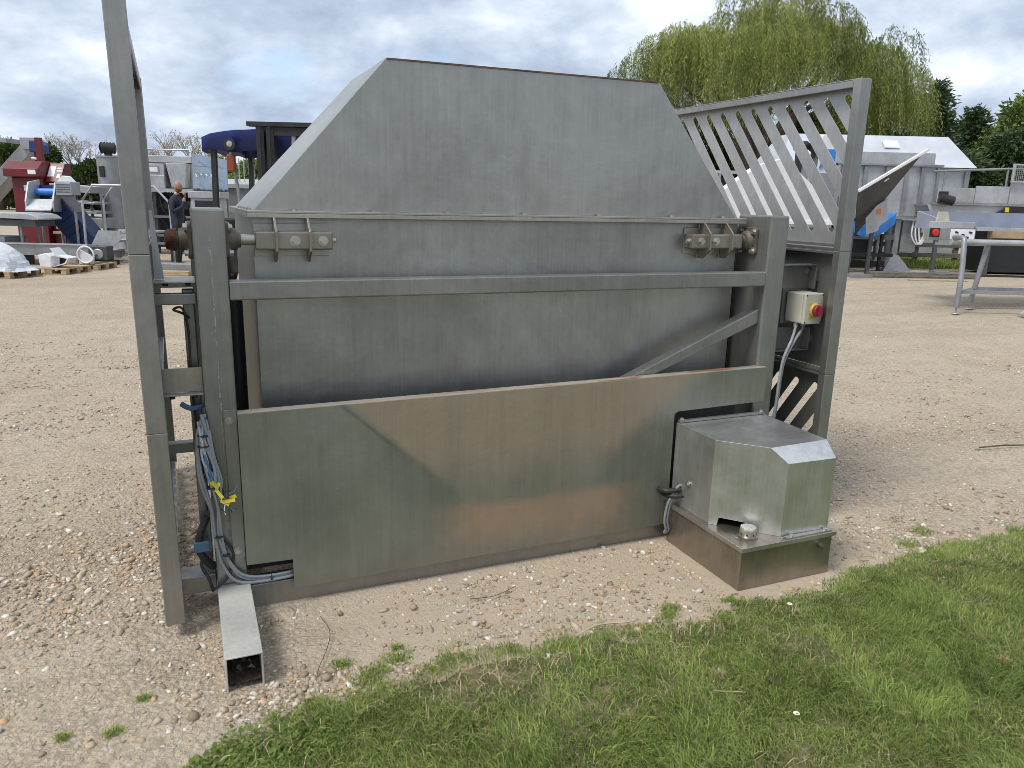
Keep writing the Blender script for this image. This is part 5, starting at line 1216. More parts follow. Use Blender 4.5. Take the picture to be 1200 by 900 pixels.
for s_ in (-1, 1):
    mk('ear', MB().lathe([(0.012, 0.0), (0.03, 0.006), (0.026, 0.014), (0.008, 0.016)], 12, (-0.012, 0, -0.01), 'y'), 'skin', H, loc=(0, 0.070 * s_ - 0.008, 0), smooth=True)
    mk('eye', MB().lathe([(0.004, 0.0), (0.011, 0.004), (0.004, 0.009)], 10, (0, s_ * 0.032, 0.016), 'x'), 'dark_cloth', H, loc=(0.086, 0, 0), smooth=True)
def hand(base, dirv, palm, parent):
    """palm plus five curled fingers as one skinned mesh"""
    d = Vector(dirv).normalized(); n_ = Vector(palm).normalized(); s_ = d.cross(n_).normalized(); b = Vector(base)
    J = [(*b, 0.026), (*(b + d * 0.05), 0.030)]; E_ = [(0, 1)]
    for q, (off, L) in enumerate(((-0.03, 0.065), (-0.01, 0.075), (0.01, 0.072), (0.03, 0.058))):
        p = b + d * 0.085 + s_ * off; a = p + d * L * 0.4 + n_ * L * 0.25; c = a + d * L * 0.05 + n_ * L * 0.45
        i = len(J); J += [(*p, 0.010), (*a, 0.009), (*c, 0.008)]; E_ += [(1, i), (i, i + 1), (i + 1, i + 2)]
    p = b + d * 0.03 - s_ * 0.035; a = p + d * 0.03 - s_ * 0.012 + n_ * 0.02; i = len(J)
    J += [(*p, 0.012), (*a, 0.010), (*(a + d * 0.02 + n_ * 0.02), 0.008)]; E_ += [(0, i), (i, i + 1), (i + 1, i + 2)]
    me = skin_mesh('hand', J, E_, levels=1); me.materials.clear(); me.shade_smooth()
    return link('hand', me, 'skin', parent)
hand((0.222, -0.095, 1.54), (-0.15, 0.5, 0.85), (-0.8, 0.5, -0.2), mr)
hand((0.17, 0.208, 0.905), (0.4, -0.1, -0.9), (-0.3, -0.9, 0), mr)

# ------------------------------------------------------------------ foliage
def leaf_quads(P, D, L, Wd, tint, rng):
    """diamond leaves at points P along directions D; two triangles each"""
    n = len(P)
    D = D / np.maximum(np.linalg.norm(D, axis=1, keepdims=True), 1e-6)
    S = np.cross(D, rng.normal(size=(n, 3))); S /= np.maximum(np.linalg.norm(S, axis=1, keepdims=True), 1e-6)
    L = np.broadcast_to(L, (n,))[:, None]; Wd = np.broadcast_to(Wd, (n,))[:, None]
    V = np.empty((n, 4, 3), np.float32)
    V[:, 0] = P; V[:, 1] = P + D * L * 0.45 + S * Wd / 2; V[:, 2] = P + D * L; V[:, 3] = P + D * L * 0.45 - S * Wd / 2
    b = np.arange(n, dtype=np.int32)[:, None] * 4
    F = np.concatenate([b + np.array([0, 1, 2], np.int32), b + np.array([0, 2, 3], np.int32)], 0)
    return V.reshape(-1, 3), F, np.repeat(tint, 4)
def trunk_mb(h, r, limbs, seed):
    rnd = random.Random(seed); t = MB()
    t.path([(0, 0, 0), (0.1 * r * 3, 0.05, h * 0.3), (-0.1, 0.1, h * 0.65), (0.05, 0, h)], r, 9, radii=(r, r * 0.35))
    for i in range(limbs):
        a = rnd.uniform(0, 6.283); z = h * rnd.uniform(0.35, 0.85); L = h * rnd.uniform(0.3, 0.55)
        t.path([(0, 0, z), (L * 0.5 * math.cos(a), L * 0.5 * math.sin(a), z + L * 0.35), (L * math.cos(a), L * math.sin(a), z + L * 0.55)], r * 0.4, 6, radii=(r * 0.4, r * 0.08))
    return t
def ytree(name, u, v, label, cat='tree', group=None):
    r = yroot(name, u, v, 0.0); tag(r, label, cat, group); return r

# weeping willow
wl = ytree('willow_tree', 12.2, 40.0, 'large yellow green weeping willow tree with hanging strands behind the machine', 'tree')
tm = MB(); tm.path([(0, 0, 0), (0.2, 0, 1.6), (-0.1, 0.2, 3.2)], 0.5, 10, radii=(0.55, 0.42))
rng = np.random.default_rng(5)
limb_ends = []
for i in range(15):
    a = i / 15 * 6.283 + rng.uniform(-0.2, 0.2); rr = rng.uniform(2.8, 4.8); zt_ = rng.uniform(6.5, 9.2)
    pts = [(0, 0, 2.6), (rr * 0.35 * math.cos(a), rr * 0.35 * math.sin(a), 2.6 + (zt_ - 2.6) * 0.6), (rr * math.cos(a), rr * math.sin(a), zt_)]
    tm.path(pts, 0.2, 7, radii=(0.24, 0.06)); limb_ends.append(pts[-1])
mk('trunk', tm, 'bark', wl, smooth=True)
# billowing lobes: strands spring from the upper side of each lobe and hang down
lobes = []
for i in range(58):
    a = rng.uniform(0, 6.283); el = rng.uniform(-0.15, 1.0) ** 1.0; rr = rng.uniform(0.72, 1.08)
    ce = math.sqrt(max(0.0, 1 - max(el, 0) ** 2))
    lobes.append((6.4 * rr * ce * math.cos(a), 5.2 * rr * ce * math.sin(a), 6.6 + 4.6 * el * rr, rng.uniform(0.9, 1.9), rng.uniform(0.6, 1.1)))
lobes += [(0, 0, 9.5, 3.0, 1.6), (-2.8, 0, 8.6, 2.4, 1.4), (2.8, 0, 8.8, 2.4, 1.4), (-6.6, -0.5, 7.6, 1.3, 0.9), (6.9, 0.4, 8.0, 1.2, 0.9), (7.2, -0.5, 6.4, 1.0, 0.7), (-7.0, 0.2, 6.0, 1.0, 0.7)]
SP = []; SDv = []; ST_ = []
for (lx_, ly_, lz_, lr, lh) in lobes:
    ns = int(46 * lr * lr) if lr < 2 else int(16 * lr * lr)
    base_t = rng.uniform(0.15, 0.8)
    for i in range(ns):
        a = rng.uniform(0, 6.283); q = rng.uniform(0.05, 1) ** 0.5
        x = lx_ + lr * q * math.cos(a); y = ly_ + lr * q * math.sin(a); z = lz_ + lh * math.sqrt(max(0, 1 - q * q)) * rng.uniform(0.75, 1.05)
        L = rng.uniform(0.8, 2.0) + 1.7 * q * rng.uniform(0.2, 1)
        if z - L < 2.4: L = max(0.6, z - rng.uniform(2.2, 3.4))
        m = int(L * 18)
        t = np.linspace(0, 1, m)
        out_x, out_y = math.cos(a) * rng.uniform(0.15, 0.6), math.sin(a) * rng.uniform(0.15, 0.6)
        sway = rng.uniform(0.1, 0.35)
        xs = x + out_x * np.sin(t * 1.5) + sway * t * t * 0.8; ys = y + out_y * np.sin(t * 1.5)
        zs = z + 0.25 * np.sin(t * 3.14) * (1 - t) - L * t ** 1.15
        P_ = np.stack([xs, ys, zs], 1) + rng.normal(0, 0.035, (m, 3)); SP.append(P_)
        dv = rng.normal(0, 0.45, (m, 3)); dv[:, 2] -= 1.0; SDv.append(dv)
        ST_.append(np.clip(base_t + rng.uniform(-0.3, 0.3) + rng.normal(0, 0.13, m), 0, 1))
SP = np.concatenate(SP); SDv = np.concatenate(SDv); ST_ = np.concatenate(ST_)
V, F, T = leaf_quads(SP, SDv, rng.uniform(0.12, 0.24, len(SP)), rng.uniform(0.020, 0.040, len(SP)), ST_, rng)
tris('crown', V, F, 'willow_leaf', T, parent=wl)

def clumps(lobes, per, leaf, rng, tvar=0.22):
    P = []; D = []; T = []
    for (x, y, z, rx, rz) in lobes:
        n = int(per * rx * rx); g = rng.normal(size=(n, 3)); g /= np.linalg.norm(g, axis=1, keepdims=True)
        q = rng.uniform(0.35, 1.05, n)[:, None] ** 0.6
        p = g * q * np.array([rx, rx, rz]) + np.array([x, y, z]) + rng.normal(0, 0.09 * rx, (n, 3))
        P.append(p); D.append(g + rng.normal(0, 0.7, (n, 3))); T.append(np.clip(rng.uniform(0.2, 0.8) + rng.normal(0, tvar, n), 0, 1))
    P = np.concatenate(P); D = np.concatenate(D); T = np.concatenate(T)
    keep = P[:, 2] > 0.05; P, D, T = P[keep], D[keep], T[keep]
    return leaf_quads(P, D, rng.uniform(0.7, 1.3, len(P)) * leaf, rng.uniform(0.35, 0.6, len(P)) * leaf, T, rng)
def bushy(name, u, v, h, w_, label, mat, seed, leaf=0.2, per=240, cat='tree', group=None, low=0.25):
    rg_ = np.random.default_rng(seed)
    r = ytree(name, u, v, label, cat, group)
    mk('trunk', trunk_mb(h * 0.75, 0.035 * h, 5, seed), 'bark', r, smooth=True)
    lb = []
    for i in range(16):
        a = rg_.uniform(0, 6.283); q = rg_.uniform(0, 1) ** 0.5; z = h * rg_.uniform(low, 0.86)
        k_ = 1.0 - 0.55 * abs(z / h - 0.45)
        lb.append((w_ * 0.62 * q * k_ * math.cos(a), w_ * 0.62 * q * k_ * math.sin(a), z, w_ * rg_.uniform(0.28, 0.44), h * rg_.uniform(0.10, 0.16)))
    V, F, T = clumps(lb, per / (w_ * 0.36) ** 2 * 6, leaf, rg_)
    tris('crown', V, F, mat, T, parent=r); return r
def conifer(name, u, v, h, w_, label, seed):
    rg_ = np.random.default_rng(seed); r = ytree(name, u, v, label, 'tree', None)
    t = MB(); t.path([(0, 0, 0), (0.03, 0, h * 0.5), (0, 0, h)], 0.2, 8, radii=(0.028 * h, 0.01))
    P = []; D = []; T = []
    nb = 190
    for i in range(nb):
        z = h * (0.06 + 0.92 * (i / nb)); a = i * 2.4 + rg_.uniform(-0.4, 0.4)
        L = w_ * (1 - (z / h)) ** 0.8 * rg_.uniform(0.4, 1.25) + 0.12
        e = np.array([math.cos(a), math.sin(a), 0]); m = int(40 * L) + 14
        s_ = rg_.uniform(0.05, 1, m)
        p = np.outer(s_ * L, e); p[:, 2] = z + 0.25 * L * s_ - 0.30 * L * s_ ** 2 * 1.6
        p += rg_.normal(0, 0.10 + 0.06 * L, (m, 3)); P.append(p)
        D.append(np.tile(e, (m, 1)) + rg_.normal(0, 0.55, (m, 3)) + np.array([0, 0, 0.25])); T.append(np.clip(rg_.uniform(0.1, 0.8) + rg_.normal(0, 0.2, m), 0, 1))
        if i % 3 == 0: t.path([(0, 0, z), (e[0] * L * 0.5, e[1] * L * 0.5, z + 0.05 * L), (e[0] * L * 0.9, e[1] * L * 0.9, z - 0.2 * L)], 0.03, 5, radii=(0.035, 0.008), sub=2)
    mk('trunk', t, 'bark', r, smooth=True)
    P = np.concatenate(P); D = np.concatenate(D); T = np.concatenate(T)
    V, F, TT = leaf_quads(P, D, rg_.uniform(0.20, 0.42, len(P)), rg_.uniform(0.06, 0.12, len(P)), T, rg_)
    tris('crown', V, F, 'conifer_leaf', TT, parent=r); return r
conifer('conifer_tree', 22.3, 43.0, 8.4, 3.0, 'tall dark conifer with pointed top next to the willow', 21)
conifer('conifer_tree', 25.0, 44.0, 7.2, 3.3, 'shorter dark conifer between the tall conifer and the leafy tree', 22)
conifer('conifer_tree', 20.2, 44.5, 6.2, 2.3, 'dark low conifer tucked under the willow edge', 23)
bushy('leafy_tree', 27.4, 42.0, 9.2, 3.6, 'fresh green leafy tree beside the dark conifers', 'bush_leaf', 31, 0.24, 260)
bushy('leafy_tree', 30.8, 44.0, 8.6, 3.6, 'fresh green leafy tree at the end of the conifer row', 'bush_leaf', 36, 0.24, 200)
for i, (u, v, h, w_) in enumerate(((18.4, 39.5, 5.4, 2.6), (21.4, 39.5, 5.4, 2.7), (24.4, 40.0, 5.6, 2.9), (27.4, 39.5, 5.0, 2.7))):
    bushy('dark_bush', u, v, h, w_, ['dark evergreen bush under the willow edge behind the tilted chute', 'dark evergreen bush under the tall pointed conifer', 'dark evergreen bush under the shorter conifer', 'dark evergreen bush under the fresh green leafy tree'][i], 'conifer_leaf', 40 + i, 0.26, 300, 'bush', 'dark bushes below the conifers', low=0.12)
for i, (u, v, h, w_) in enumerate(((4.6, 45, 6.6, 3.2), (8.0, 46, 7.6, 3.4), (12.0, 46, 7.2, 3.6), (16.2, 46, 7.4, 3.4))):
    bushy('dark_bush', u, v, h, w_, ['dark bush behind the willow, seen past the sloping hood end', 'dark bush behind the willow, over the white chute', 'dark bush directly behind the willow trunk', 'dark bush behind the willow, over the white hooded unit'][i], 'hedge_leaf', 50 + i, 0.28, 240, 'bush', 'dark bushes behind the willow', low=0.12)
# green bushes far left
for i, (u, v, h, w_, lab) in enumerate(((-36.2, 59, 5.0, 2.9, 'round mid green bush beyond the red machine'), (-33.0, 59, 4.0, 2.6, 'lower mid green bush between red machine and cylinder tank'), (-30.2, 60, 3.3, 2.4, 'low green bush behind the cylinder tank'),
                                         (-41.0, 62, 6.1, 3.4, 'pale green tree behind the elevator conveyor'), (-20.4, 58, 4.6, 3.0, 'green bush seen under the forklift canopy'), (-16.8, 58, 4.8, 3.0, 'green bush behind the forklift mast'))):
    bushy('green_bush', u, v, h, w_, lab, 'hedge_leaf' if i < 3 else 'bush_leaf', 60 + i, 0.28, 260, 'bush', low=0.12)
# bare spring trees
def bare_tree(u, v, h, seed, label, spread=0.55):
    rnd = random.Random(seed); r = ytree('bare_tree', u, v, label, 'tree', None); t = MB(); tips = []
    def grow(p, d, L, rr, lev):
        q = p + d * L; t.tube(p, q, rr, rr * 0.7, n=5 if lev < 2 else 3, caps=False)
        if lev >= 6: tips.append(q); return
        n = 3 if lev < 4 else 2
        for i in range(n):
            nd = (d + Vector((rnd.uniform(-1, 1), rnd.uniform(-1, 1), rnd.uniform(-0.25, 0.7))) * spread * (1.0 + 0.12 * lev)).normalized()
            grow(q, nd, L * rnd.uniform(0.62, 0.84), rr * 0.66, lev + 1)
        if lev > 2: tips.append(q)
    grow(Vector((0, 0, 0)), Vector((0, 0, 1)), h * 0.24, 0.022 * h, 0)
    mk('trunk', t, 'twig_pale', r)
    rg_ = np.random.default_rng(seed)
    P = np.array([list(x) for x in tips]); P = np.repeat(P, 2, 0) + rg_.normal(0, 0.08, (len(P) * 2, 3))
    V, F, T = leaf_quads(P, rg_.normal(size=P.shape), rg_.uniform(0.08, 0.15, len(P)), rg_.uniform(0.05, 0.09, len(P)), rg_.uniform(0, 1, len(P)), rg_)
    tris('crown', V, F, 'blossom_leaf', T, parent=r)
bare_tree(-34.2, 62, 7.4, 1, 'bare pale spring tree behind the green bushes by the red machine')
bare_tree(-27.6, 62, 7.0, 2, 'bare pale spring tree beside the slotted guard upright')
bare_tree(-24.2, 60, 7.2, 3, 'bare pale spring tree above the processing line')
bare_tree(-18.2, 58, 8.4, 4, 'bare pale blossoming tree above the forklift canopy')
bare_tree(-16.0, 60, 7.4, 6, 'bare pale tree between forklift mast and hood slope')
# distant hedge, one mass
rg_ = np.random.default_rng(77); lb = []
for u in np.arange(-75, 60, 1.6):
    lb.append((u + rg_.uniform(-0.5, 0.5), 66 + rg_.uniform(-0.6, 0.6) + 0.002 * u * u, rg_.uniform(0.9, 1.5), rg_.uniform(1.2, 1.7), rg_.uniform(1.0, 1.7)))
V, F, T = clumps(lb, 130, 0.32, rg_)
hz = tris('distant_hedge', V, F, 'hedge_leaf', T); hz.rotation_euler = (0, 0, -YAW)
hz['kind'] = 'stuff'; hz['label'] = 'far off green hedge running along the back of the yard'; hz['category'] = 'hedge'

# ------------------------------------------------------------------ loose gravel
def ico():
    bm = bmesh.new(); bmesh.ops.create_icosphere(bm, subdivisions=1, radius=1)
    v = np.array([x.co[:] for x in bm.verts]); f = np.array([[l.index for l in p.verts] for p in bm.faces]); bm.free(); return v, f
IV, IF = ico()
rng = np.random.default_rng(3)
def vnoise(x, y, s, seed):
    return np.array([mnoise.noise(Vector((a * s + seed, b * s + seed * 0.7, seed))) for a, b in zip(x, y)])
def scatter(n, x0, x1, y0, y1, near=2.3, power=0.7):
    x = rng.uniform(x0, x1, n); y = rng.uniform(y0, y1, n)
    return x, y
X1, Y1 = scatter(110000, -2.6, 1.6, 1.6, 9.5); X2, Y2 = scatter(120000, 1.6, 9.0, 2.0, 8.0); X3, Y3 = scatter(52000, -1.4, 3.9, 1.9, 3.6)
xx = np.concatenate([X1, X2, X3]); yy = np.concatenate([Y1, Y2, Y3])
nz = 0.5 + 0.5 * vnoise(xx, yy, 1.3, 5.0) + 0.22 * vnoise(xx, yy, 5.0, 2.0)
ed = lawn_edge(xx)
dens = np.clip((nz - 0.36) * 2.0, 0.03, 1.0) * np.clip(1.35 - (xx * 0.393 + yy * 0.919) / 7.5, 0.0, 1.0)
bare = (xx > 0.25) & (xx < 3.0) & (yy > 2.2) & (yy < 2.95)
dens = np.where(bare, dens * 0.36 + 0.04, dens)
track = (xx < 0.3) & (yy > 2.45) & (yy < 2.95)
dens = np.where(track, dens * 0.6 + 0.04, dens)
dense = (xx < 0.2) & (yy > 2.95) & (yy < 4.1)
dens = np.where(dense, np.clip(dens * 1.4 + 0.2, 0, 1), dens)
cl = (np.hypot((xx - 0.35) / 0.35, (yy - 2.27) / 0.13) < 1)
dens = np.where(cl, 1.0, dens)
base_ = (xx > 0.15) & (xx < 2.1) & (yy > 2.80) & (yy < 2.91)
dens = np.where(base_, np.clip(dens * 2.5 + 0.25, 0, 1), dens)
tkb = (xx > 1.98) & (xx < 2.64) & (yy > 2.25) & (yy < 2.9)
dens = np.where(tkb, np.clip(dens * 2.5 + 0.3, 0, 1), dens)
keep = (rng.uniform(0, 1, len(xx)) < dens) & (yy > ed - 0.05 + rng.normal(0, 0.03, len(xx)))
inside = (xx > 0.02) & (xx < 2.72) & (yy > 2.9) & (yy < 4.7) | (xx > 2.06) & (xx < 2.59) & (yy > 2.3) & (yy < 2.9) | (xx > 0.022) & (xx < 0.155) & (yy > 2.38) & (yy < 3)
keep &= ~inside
xx, yy, nz = xx[keep], yy[keep], nz[keep]; n = len(xx)
sz = 0.0030 + 0.0040 * rng.gamma(1.5, 0.6, n); sz = np.clip(sz, 0.003, 0.020)
gz = np.array([min(-0.009 + 0.011 * n2(p, q, 1.6, 3.0) + 0.005 * n2(p, q, 7.0, 1.0), 0.004) for p, q in zip(xx, yy)])
OV = np.array([(1, 0, 0), (-1, 0, 0), (0, 1, 0), (0, -1, 0), (0, 0, 1), (0, 0, -1)], float)
OF = np.array([(0, 2, 4), (2, 1, 4), (1, 3, 4), (3, 0, 4), (2, 0, 5), (1, 2, 5), (3, 1, 5), (0, 3, 5)])
near = ((xx * 0.393 + yy * 0.919) < 3.6) & (sz > 0.0055)
AV, AF, AT, off = [], [], [], 0
for msk, TV, TF in ((near, IV, IF), (~near, OV, OF)):
    X_, Y3_, S_, G_ = xx[msk], yy[msk], sz[msk], gz[msk]; n = len(X_); q = len(TV)
    sc3 = np.stack([S_ * rng.uniform(0.9, 1.5, n), S_ * rng.uniform(0.7, 1.1, n), S_ * rng.uniform(0.45, 0.8, n)], 1)
    a = rng.uniform(0, 6.283, n); ca, sa = np.cos(a), np.sin(a)
    base = TV[None] * (1 + rng.uniform(-0.24, 0.24, (n, q, 1))) * sc3[:, None, :]
    bz = base[..., 2] + base[..., 0] * rng.normal(0, 0.25, (n, 1))
    V = np.stack([base[..., 0] * ca[:, None] - base[..., 1] * sa[:, None] + X_[:, None], base[..., 0] * sa[:, None] + base[..., 1] * ca[:, None] + Y3_[:, None], bz], -1)
    V[..., 2] += G_[:, None] + sc3[:, 2:3] * rng.uniform(-0.25, 0.5, (n, 1))
    AV.append(V.reshape(-1, 3)); AF.append((TF[None] + (np.arange(n) * q)[:, None, None]).reshape(-1, 3) + off); AT.append(np.repeat(rng.uniform(0, 1, n), q)); off += n * q
gr = tris('gravel_stones', np.concatenate(AV), np.concatenate(AF), 'stone_mix', np.concatenate(AT), smooth=True)
gr['kind'] = 'stuff'; gr['label'] = 'loose tan, grey and white gravel stones on the yard'; gr['category'] = 'gravel'
n = len(xx)
print('stones', n)

# ------------------------------------------------------------------ grass
def blades(x, y, h, lean, wd, tint, rng, zoff=0.0, dirs=None):
    n = len(x); a = rng.uniform(0, 6.283, n) if dirs is None else dirs; bx_, by_ = np.cos(a) * lean, np.sin(a) * lean
    s_ = a + 1.57 + rng.normal(0, 0.5, n); wx, wy = np.cos(s_) * wd / 2, np.sin(s_) * wd / 2
    z0 = np.full(n, -0.002) + zoff
    V = np.empty((n, 5, 3), np.float32)
    V[:, 0] = np.stack([x - wx, y - wy, z0], 1); V[:, 1] = np.stack([x + wx, y + wy, z0], 1)
    mx_, my_ = x + bx_ * h * 0.35, y + by_ * h * 0.35; mz = z0 + h * 0.62
    V[:, 2] = np.stack([mx_ - wx * 0.8, my_ - wy * 0.8, mz], 1); V[:, 3] = np.stack([mx_ + wx * 0.8, my_ + wy * 0.8, mz], 1)
    V[:, 4] = np.stack([x + bx_ * h, y + by_ * h, z0 + h * np.clip(1 - 0.35 * lean, 0.25, 1)], 1)
    b = (np.arange(n) * 5)[:, None]
    F = np.concatenate([b + np.array([0, 1, 3]), b + np.array([0, 3, 2]), b + np.array([2, 3, 4])], 0)
    return V.reshape(-1, 3), F, np.repeat(tint, 5)
rng = np.random.default_rng(8)
n = 360000
gx_ = rng.uniform(-0.7, 5.6, n); dd = rng.uniform(0, 1, n) ** 1.15 * 1.6; gy_ = lawn_edge(gx_) + 0.05 - dd
vis = (gy_ > 0.55) & (gx_ * 0.393 + gy_ * 0.919 > 1.0)
nb_ = 0.5 + 0.5 * vnoise(gx_, gy_, 2.2, 7.0); nf = 0.5 + 0.5 * vnoise(gx_, gy_, 11.0, 4.0)
pe = np.clip((dd - 0.0) / 0.07, 0, 1) * 0.7 + 0.3
pd = np.clip(0.22 + 1.5 * (0.5 * nb_ + 0.5 * nf - 0.25), 0.06, 1) * pe
worn = np.clip(1 - np.hypot((gx_ - 1.15) / 0.35, (gy_ - 1.85) / 0.22), 0, 1) + np.clip(1 - np.hypot((gx_ - 0.85) / 0.3, (gy_ - 2.15) / 0.12), 0, 1)
pd *= 1 - 0.7 * np.clip(worn * 1.5, 0, 1)
kp = vis & (rng.uniform(0, 1, n) < pd)
gx_, gy_, nb_, nf, dd = gx_[kp], gy_[kp], nb_[kp], nf[kp], dd[kp]; n = len(gx_)
nc_ = 0.5 + 0.5 * vnoise(gx_, gy_, 5.0, 13.0)
hh = (0.011 + 0.035 * np.clip(nb_, 0, 1) ** 1.5 * (0.4 + nc_) + 0.030 * rng.uniform(0, 1, n) ** 2) * np.clip(0.55 + dd * 1.5, 0.5, 1.15)
tt = np.clip(0.38 + 0.45 * (nf - 0.5) + 0.5 * (nc_ - 0.5) + rng.normal(0, 0.24, n), 0, 1)
dr = 6.283 * (vnoise(gx_, gy_, 3.0, 21.0) + 0.5) + rng.normal(0, 0.9, n)
V, F, T = blades(gx_, gy_, hh, np.clip(rng.gamma(2, 0.55, n), 0.1, 2.2), rng.uniform(0.0018, 0.0038, n), tt, rng, 0.016 * np.clip((lawn_edge(gx_) - gy_) / 0.25, 0, 1), dr)
gs = tris('lawn_grass', V, F, 'grass_blade', T); gs['kind'] = 'stuff'; gs['label'] = 'short patchy green grass at the edge of the gravel'; gs['category'] = 'grass'
print('blades', n)
n = 15000
sx_ = rng.uniform(-0.6, 5, n); sy_ = lawn_edge(sx_) - 0.03 - rng.uniform(0, 1.5, n)
kp = (sy_ > 0.55) & (rng.uniform(0, 1, n) < 0.25 + 0.75 * np.clip(1.4 * (0.5 - vnoise(sx_, sy_, 2.2, 7.0) - 0.35), 0, 1))
sx_, sy_ = sx_[kp], sy_[kp]; n = len(sx_)
V, F, T = blades(sx_, sy_, rng.uniform(0.02, 0.05, n), rng.uniform(1.2, 2.2, n), rng.uniform(0.0016, 0.003, n), np.zeros(n), rng, 0.014)
dg = tris('dead_grass', V, F, 'straw', T); dg['kind'] = 'stuff'; dg['label'] = 'dry straw coloured dead grass blades in the lawn'; dg['category'] = 'grass'
n = 26000
fu = rng.uniform(9.5, 18.0, n); fv = rng.uniform(21.9, 26.0, n)
V, F, T = blades(fu, fv, rng.uniform(0.08, 0.34, n) * (0.5 + 0.5 * (vnoise(fu, fv, 0.9, 3.0) + 0.6)), rng.uniform(0.2, 1.2, n), rng.uniform(0.012, 0.026, n), np.clip(rng.normal(0.45, 0.25, n), 0, 1), rng)
fg = tris('rough_grass', V, F, 'grass_blade', T); fg.rotation_euler = (0, 0, -YAW)
fg['kind'] = 'stuff'; fg['label'] = 'rough green grass growing along the wooden fence'; fg['category'] = 'grass'
n = 1100
cx_ = np.concatenate([rng.normal(0.10, 0.15, n), rng.normal(2.9, 0.25, 900), rng.normal(1.0, 0.3, 700)]); cy_ = np.concatenate([rng.normal(2.02, 0.07, n), rng.normal(1.6, 0.2, 900), rng.normal(1.75, 0.2, 700)])
kp = cy_ < lawn_edge(cx_) + 0.05; cx_, cy_ = cx_[kp], cy_[kp]; n = len(cx_)
q = 6; a = np.linspace(0, 6.283, q, endpoint=False)[None]; rr = rng.uniform(0.004, 0.009, n)[:, None]; tl = rng.normal(0, 0.35, (n, 2)); zc_ = rng.uniform(0.012, 0.034, n)
VX = rr * np.cos(a) * (0.75 + 0.25 * np.cos(2 * a)); VY = rr * np.sin(a)
V = np.stack([cx_[:, None] + VX, cy_[:, None] + VY, zc_[:, None] + VX * tl[:, :1] + VY * tl[:, 1:]], -1).reshape(-1, 3)
b = (np.arange(n) * q)[:, None]; F = np.concatenate([b + np.array([0, i, i + 1]) for i in range(1, q - 1)], 0)
cw = tris('clover_leaves', V, F, 'grass_blade', np.repeat(np.clip(rng.normal(0.15, 0.12, n), 0, 1), q)); cw['kind'] = 'stuff'; cw['label'] = 'small round clover leaves low in the lawn edge'; cw['category'] = 'clover'
n = 9000
wx_ = rng.uniform(-0.3, 4.6, n); wy_ = lawn_edge(wx_) + rng.exponential(0.05, n); kp = vnoise(wx_, wy_, 7.0, 31.0) > 0.10
wx_, wy_ = wx_[kp], wy_[kp]; n = len(wx_)
V, F, T = blades(wx_, wy_, rng.uniform(0.006, 0.022, n), rng.uniform(0.4, 1.8, n), rng.uniform(0.0018, 0.0034, n), np.clip(rng.normal(0.5, 0.25, n), 0, 1), rng, -0.004)
eg = tris('edge_grass', V, F, 'grass_blade', T); eg['kind'] = 'stuff'; eg['label'] = 'sparse stray grass blades along the trodden lawn edge'; eg['category'] = 'grass'
# stray tufts on the gravel
tw = [(0.60, 2.38, 0.05), (0.47, 2.29, 0.05), (0.41, 2.41, 0.03), (0.52, 2.33, 0.04), (-0.30, 2.31, 0.022), (-0.22, 2.45, 0.02), (1.73, 2.32, 0.035), (1.69, 2.27, 0.03), (-0.44, 2.34, 0.015), (0.62, 2.44, 0.02), (2.0, 2.28, 0.03), (3.2, 2.42, 0.06), (3.4, 2.5, 0.05), (0.16, 2.2, 0.04), (0.3, 2.22, 0.04)]
lab = ['green grass tuft on gravel at the lawn corner by the hollow foot']
for i, (x, y, s_) in enumerate(tw):
    m = int(60 + 4200 * s_); px = rng.normal(x, s_ * 0.6, m); py = rng.normal(y, s_ * 0.45, m)
    V, F, T = blades(px - x, py - y, rng.uniform(0.008, 0.024, m), rng.uniform(0.3, 1.6, m), rng.uniform(0.002, 0.0035, m), np.clip(rng.normal(0.5, 0.25, m), 0, 1), rng)
    o = tris('grass_tuft', V, F, 'grass_blade', T, loc=(x, y, -0.006)); tag(o, 'small green grass tuft growing out of the gravel near the lawn edge', 'grass', 'stray grass tufts on the gravel')
# daisies, dead clumps, straws, twig
for x, y, lab in ((1.68, 1.56, 'single white daisy flower in the open lawn'), (2.15, 2.10, 'tiny white daisy flower near the oil tank')):
    r = empty('daisy_flower', (x, y, 0.0)); tag(r, lab, 'flower')
    mk('stem', MB().tube((0, 0, 0), (0, 0, 0.045), 0.0012, n=5), 'straw', r)
    pm = MB()
    for i in range(11):
        a = i * 6.283 / 11; c_, s_ = math.cos(a), math.sin(a)
        pm.add([(0.003 * c_ + 0.0022 * s_, 0.003 * s_ - 0.0022 * c_, 0.0455), (0.010 * c_ + 0.0026 * s_, 0.010 * s_ - 0.0026 * c_, 0.047), (0.010 * c_ - 0.0026 * s_, 0.010 * s_ + 0.0026 * c_, 0.047), (0.003 * c_ - 0.0022 * s_, 0.003 * s_ + 0.0022 * c_, 0.0455)], [(0, 1, 2, 3)])
    mk('petals', pm, 'petal', r); mk('eye', MB().lathe([(0.0035, 0.0452), (0.003, 0.048), (0.001, 0.049)], 8), 'daisy_eye', r)
for x, y, s_, lab in ((2.61, 1.53, 0.016, 'pale dry seed clump in the deep grass'), (1.18, 1.76, 0.014, 'pale dry leaf clump on the worn lawn patch'), (1.59, 1.83, 0.010, 'little pale dry leaf in the lawn')):
    m = 140; px = rng.normal(0, s_ * 0.6, m); py = rng.normal(0, s_ * 0.6, m)
    V, F, T = blades(px, py, rng.uniform(0.03, 0.05, m), rng.uniform(0.1, 0.8, m), rng.uniform(0.003, 0.006, m), np.zeros(m), rng)
    o = tris('dry_clump', V, F, 'straw', T, loc=(x, y, 0.01)); tag(o, lab, 'dead leaf')
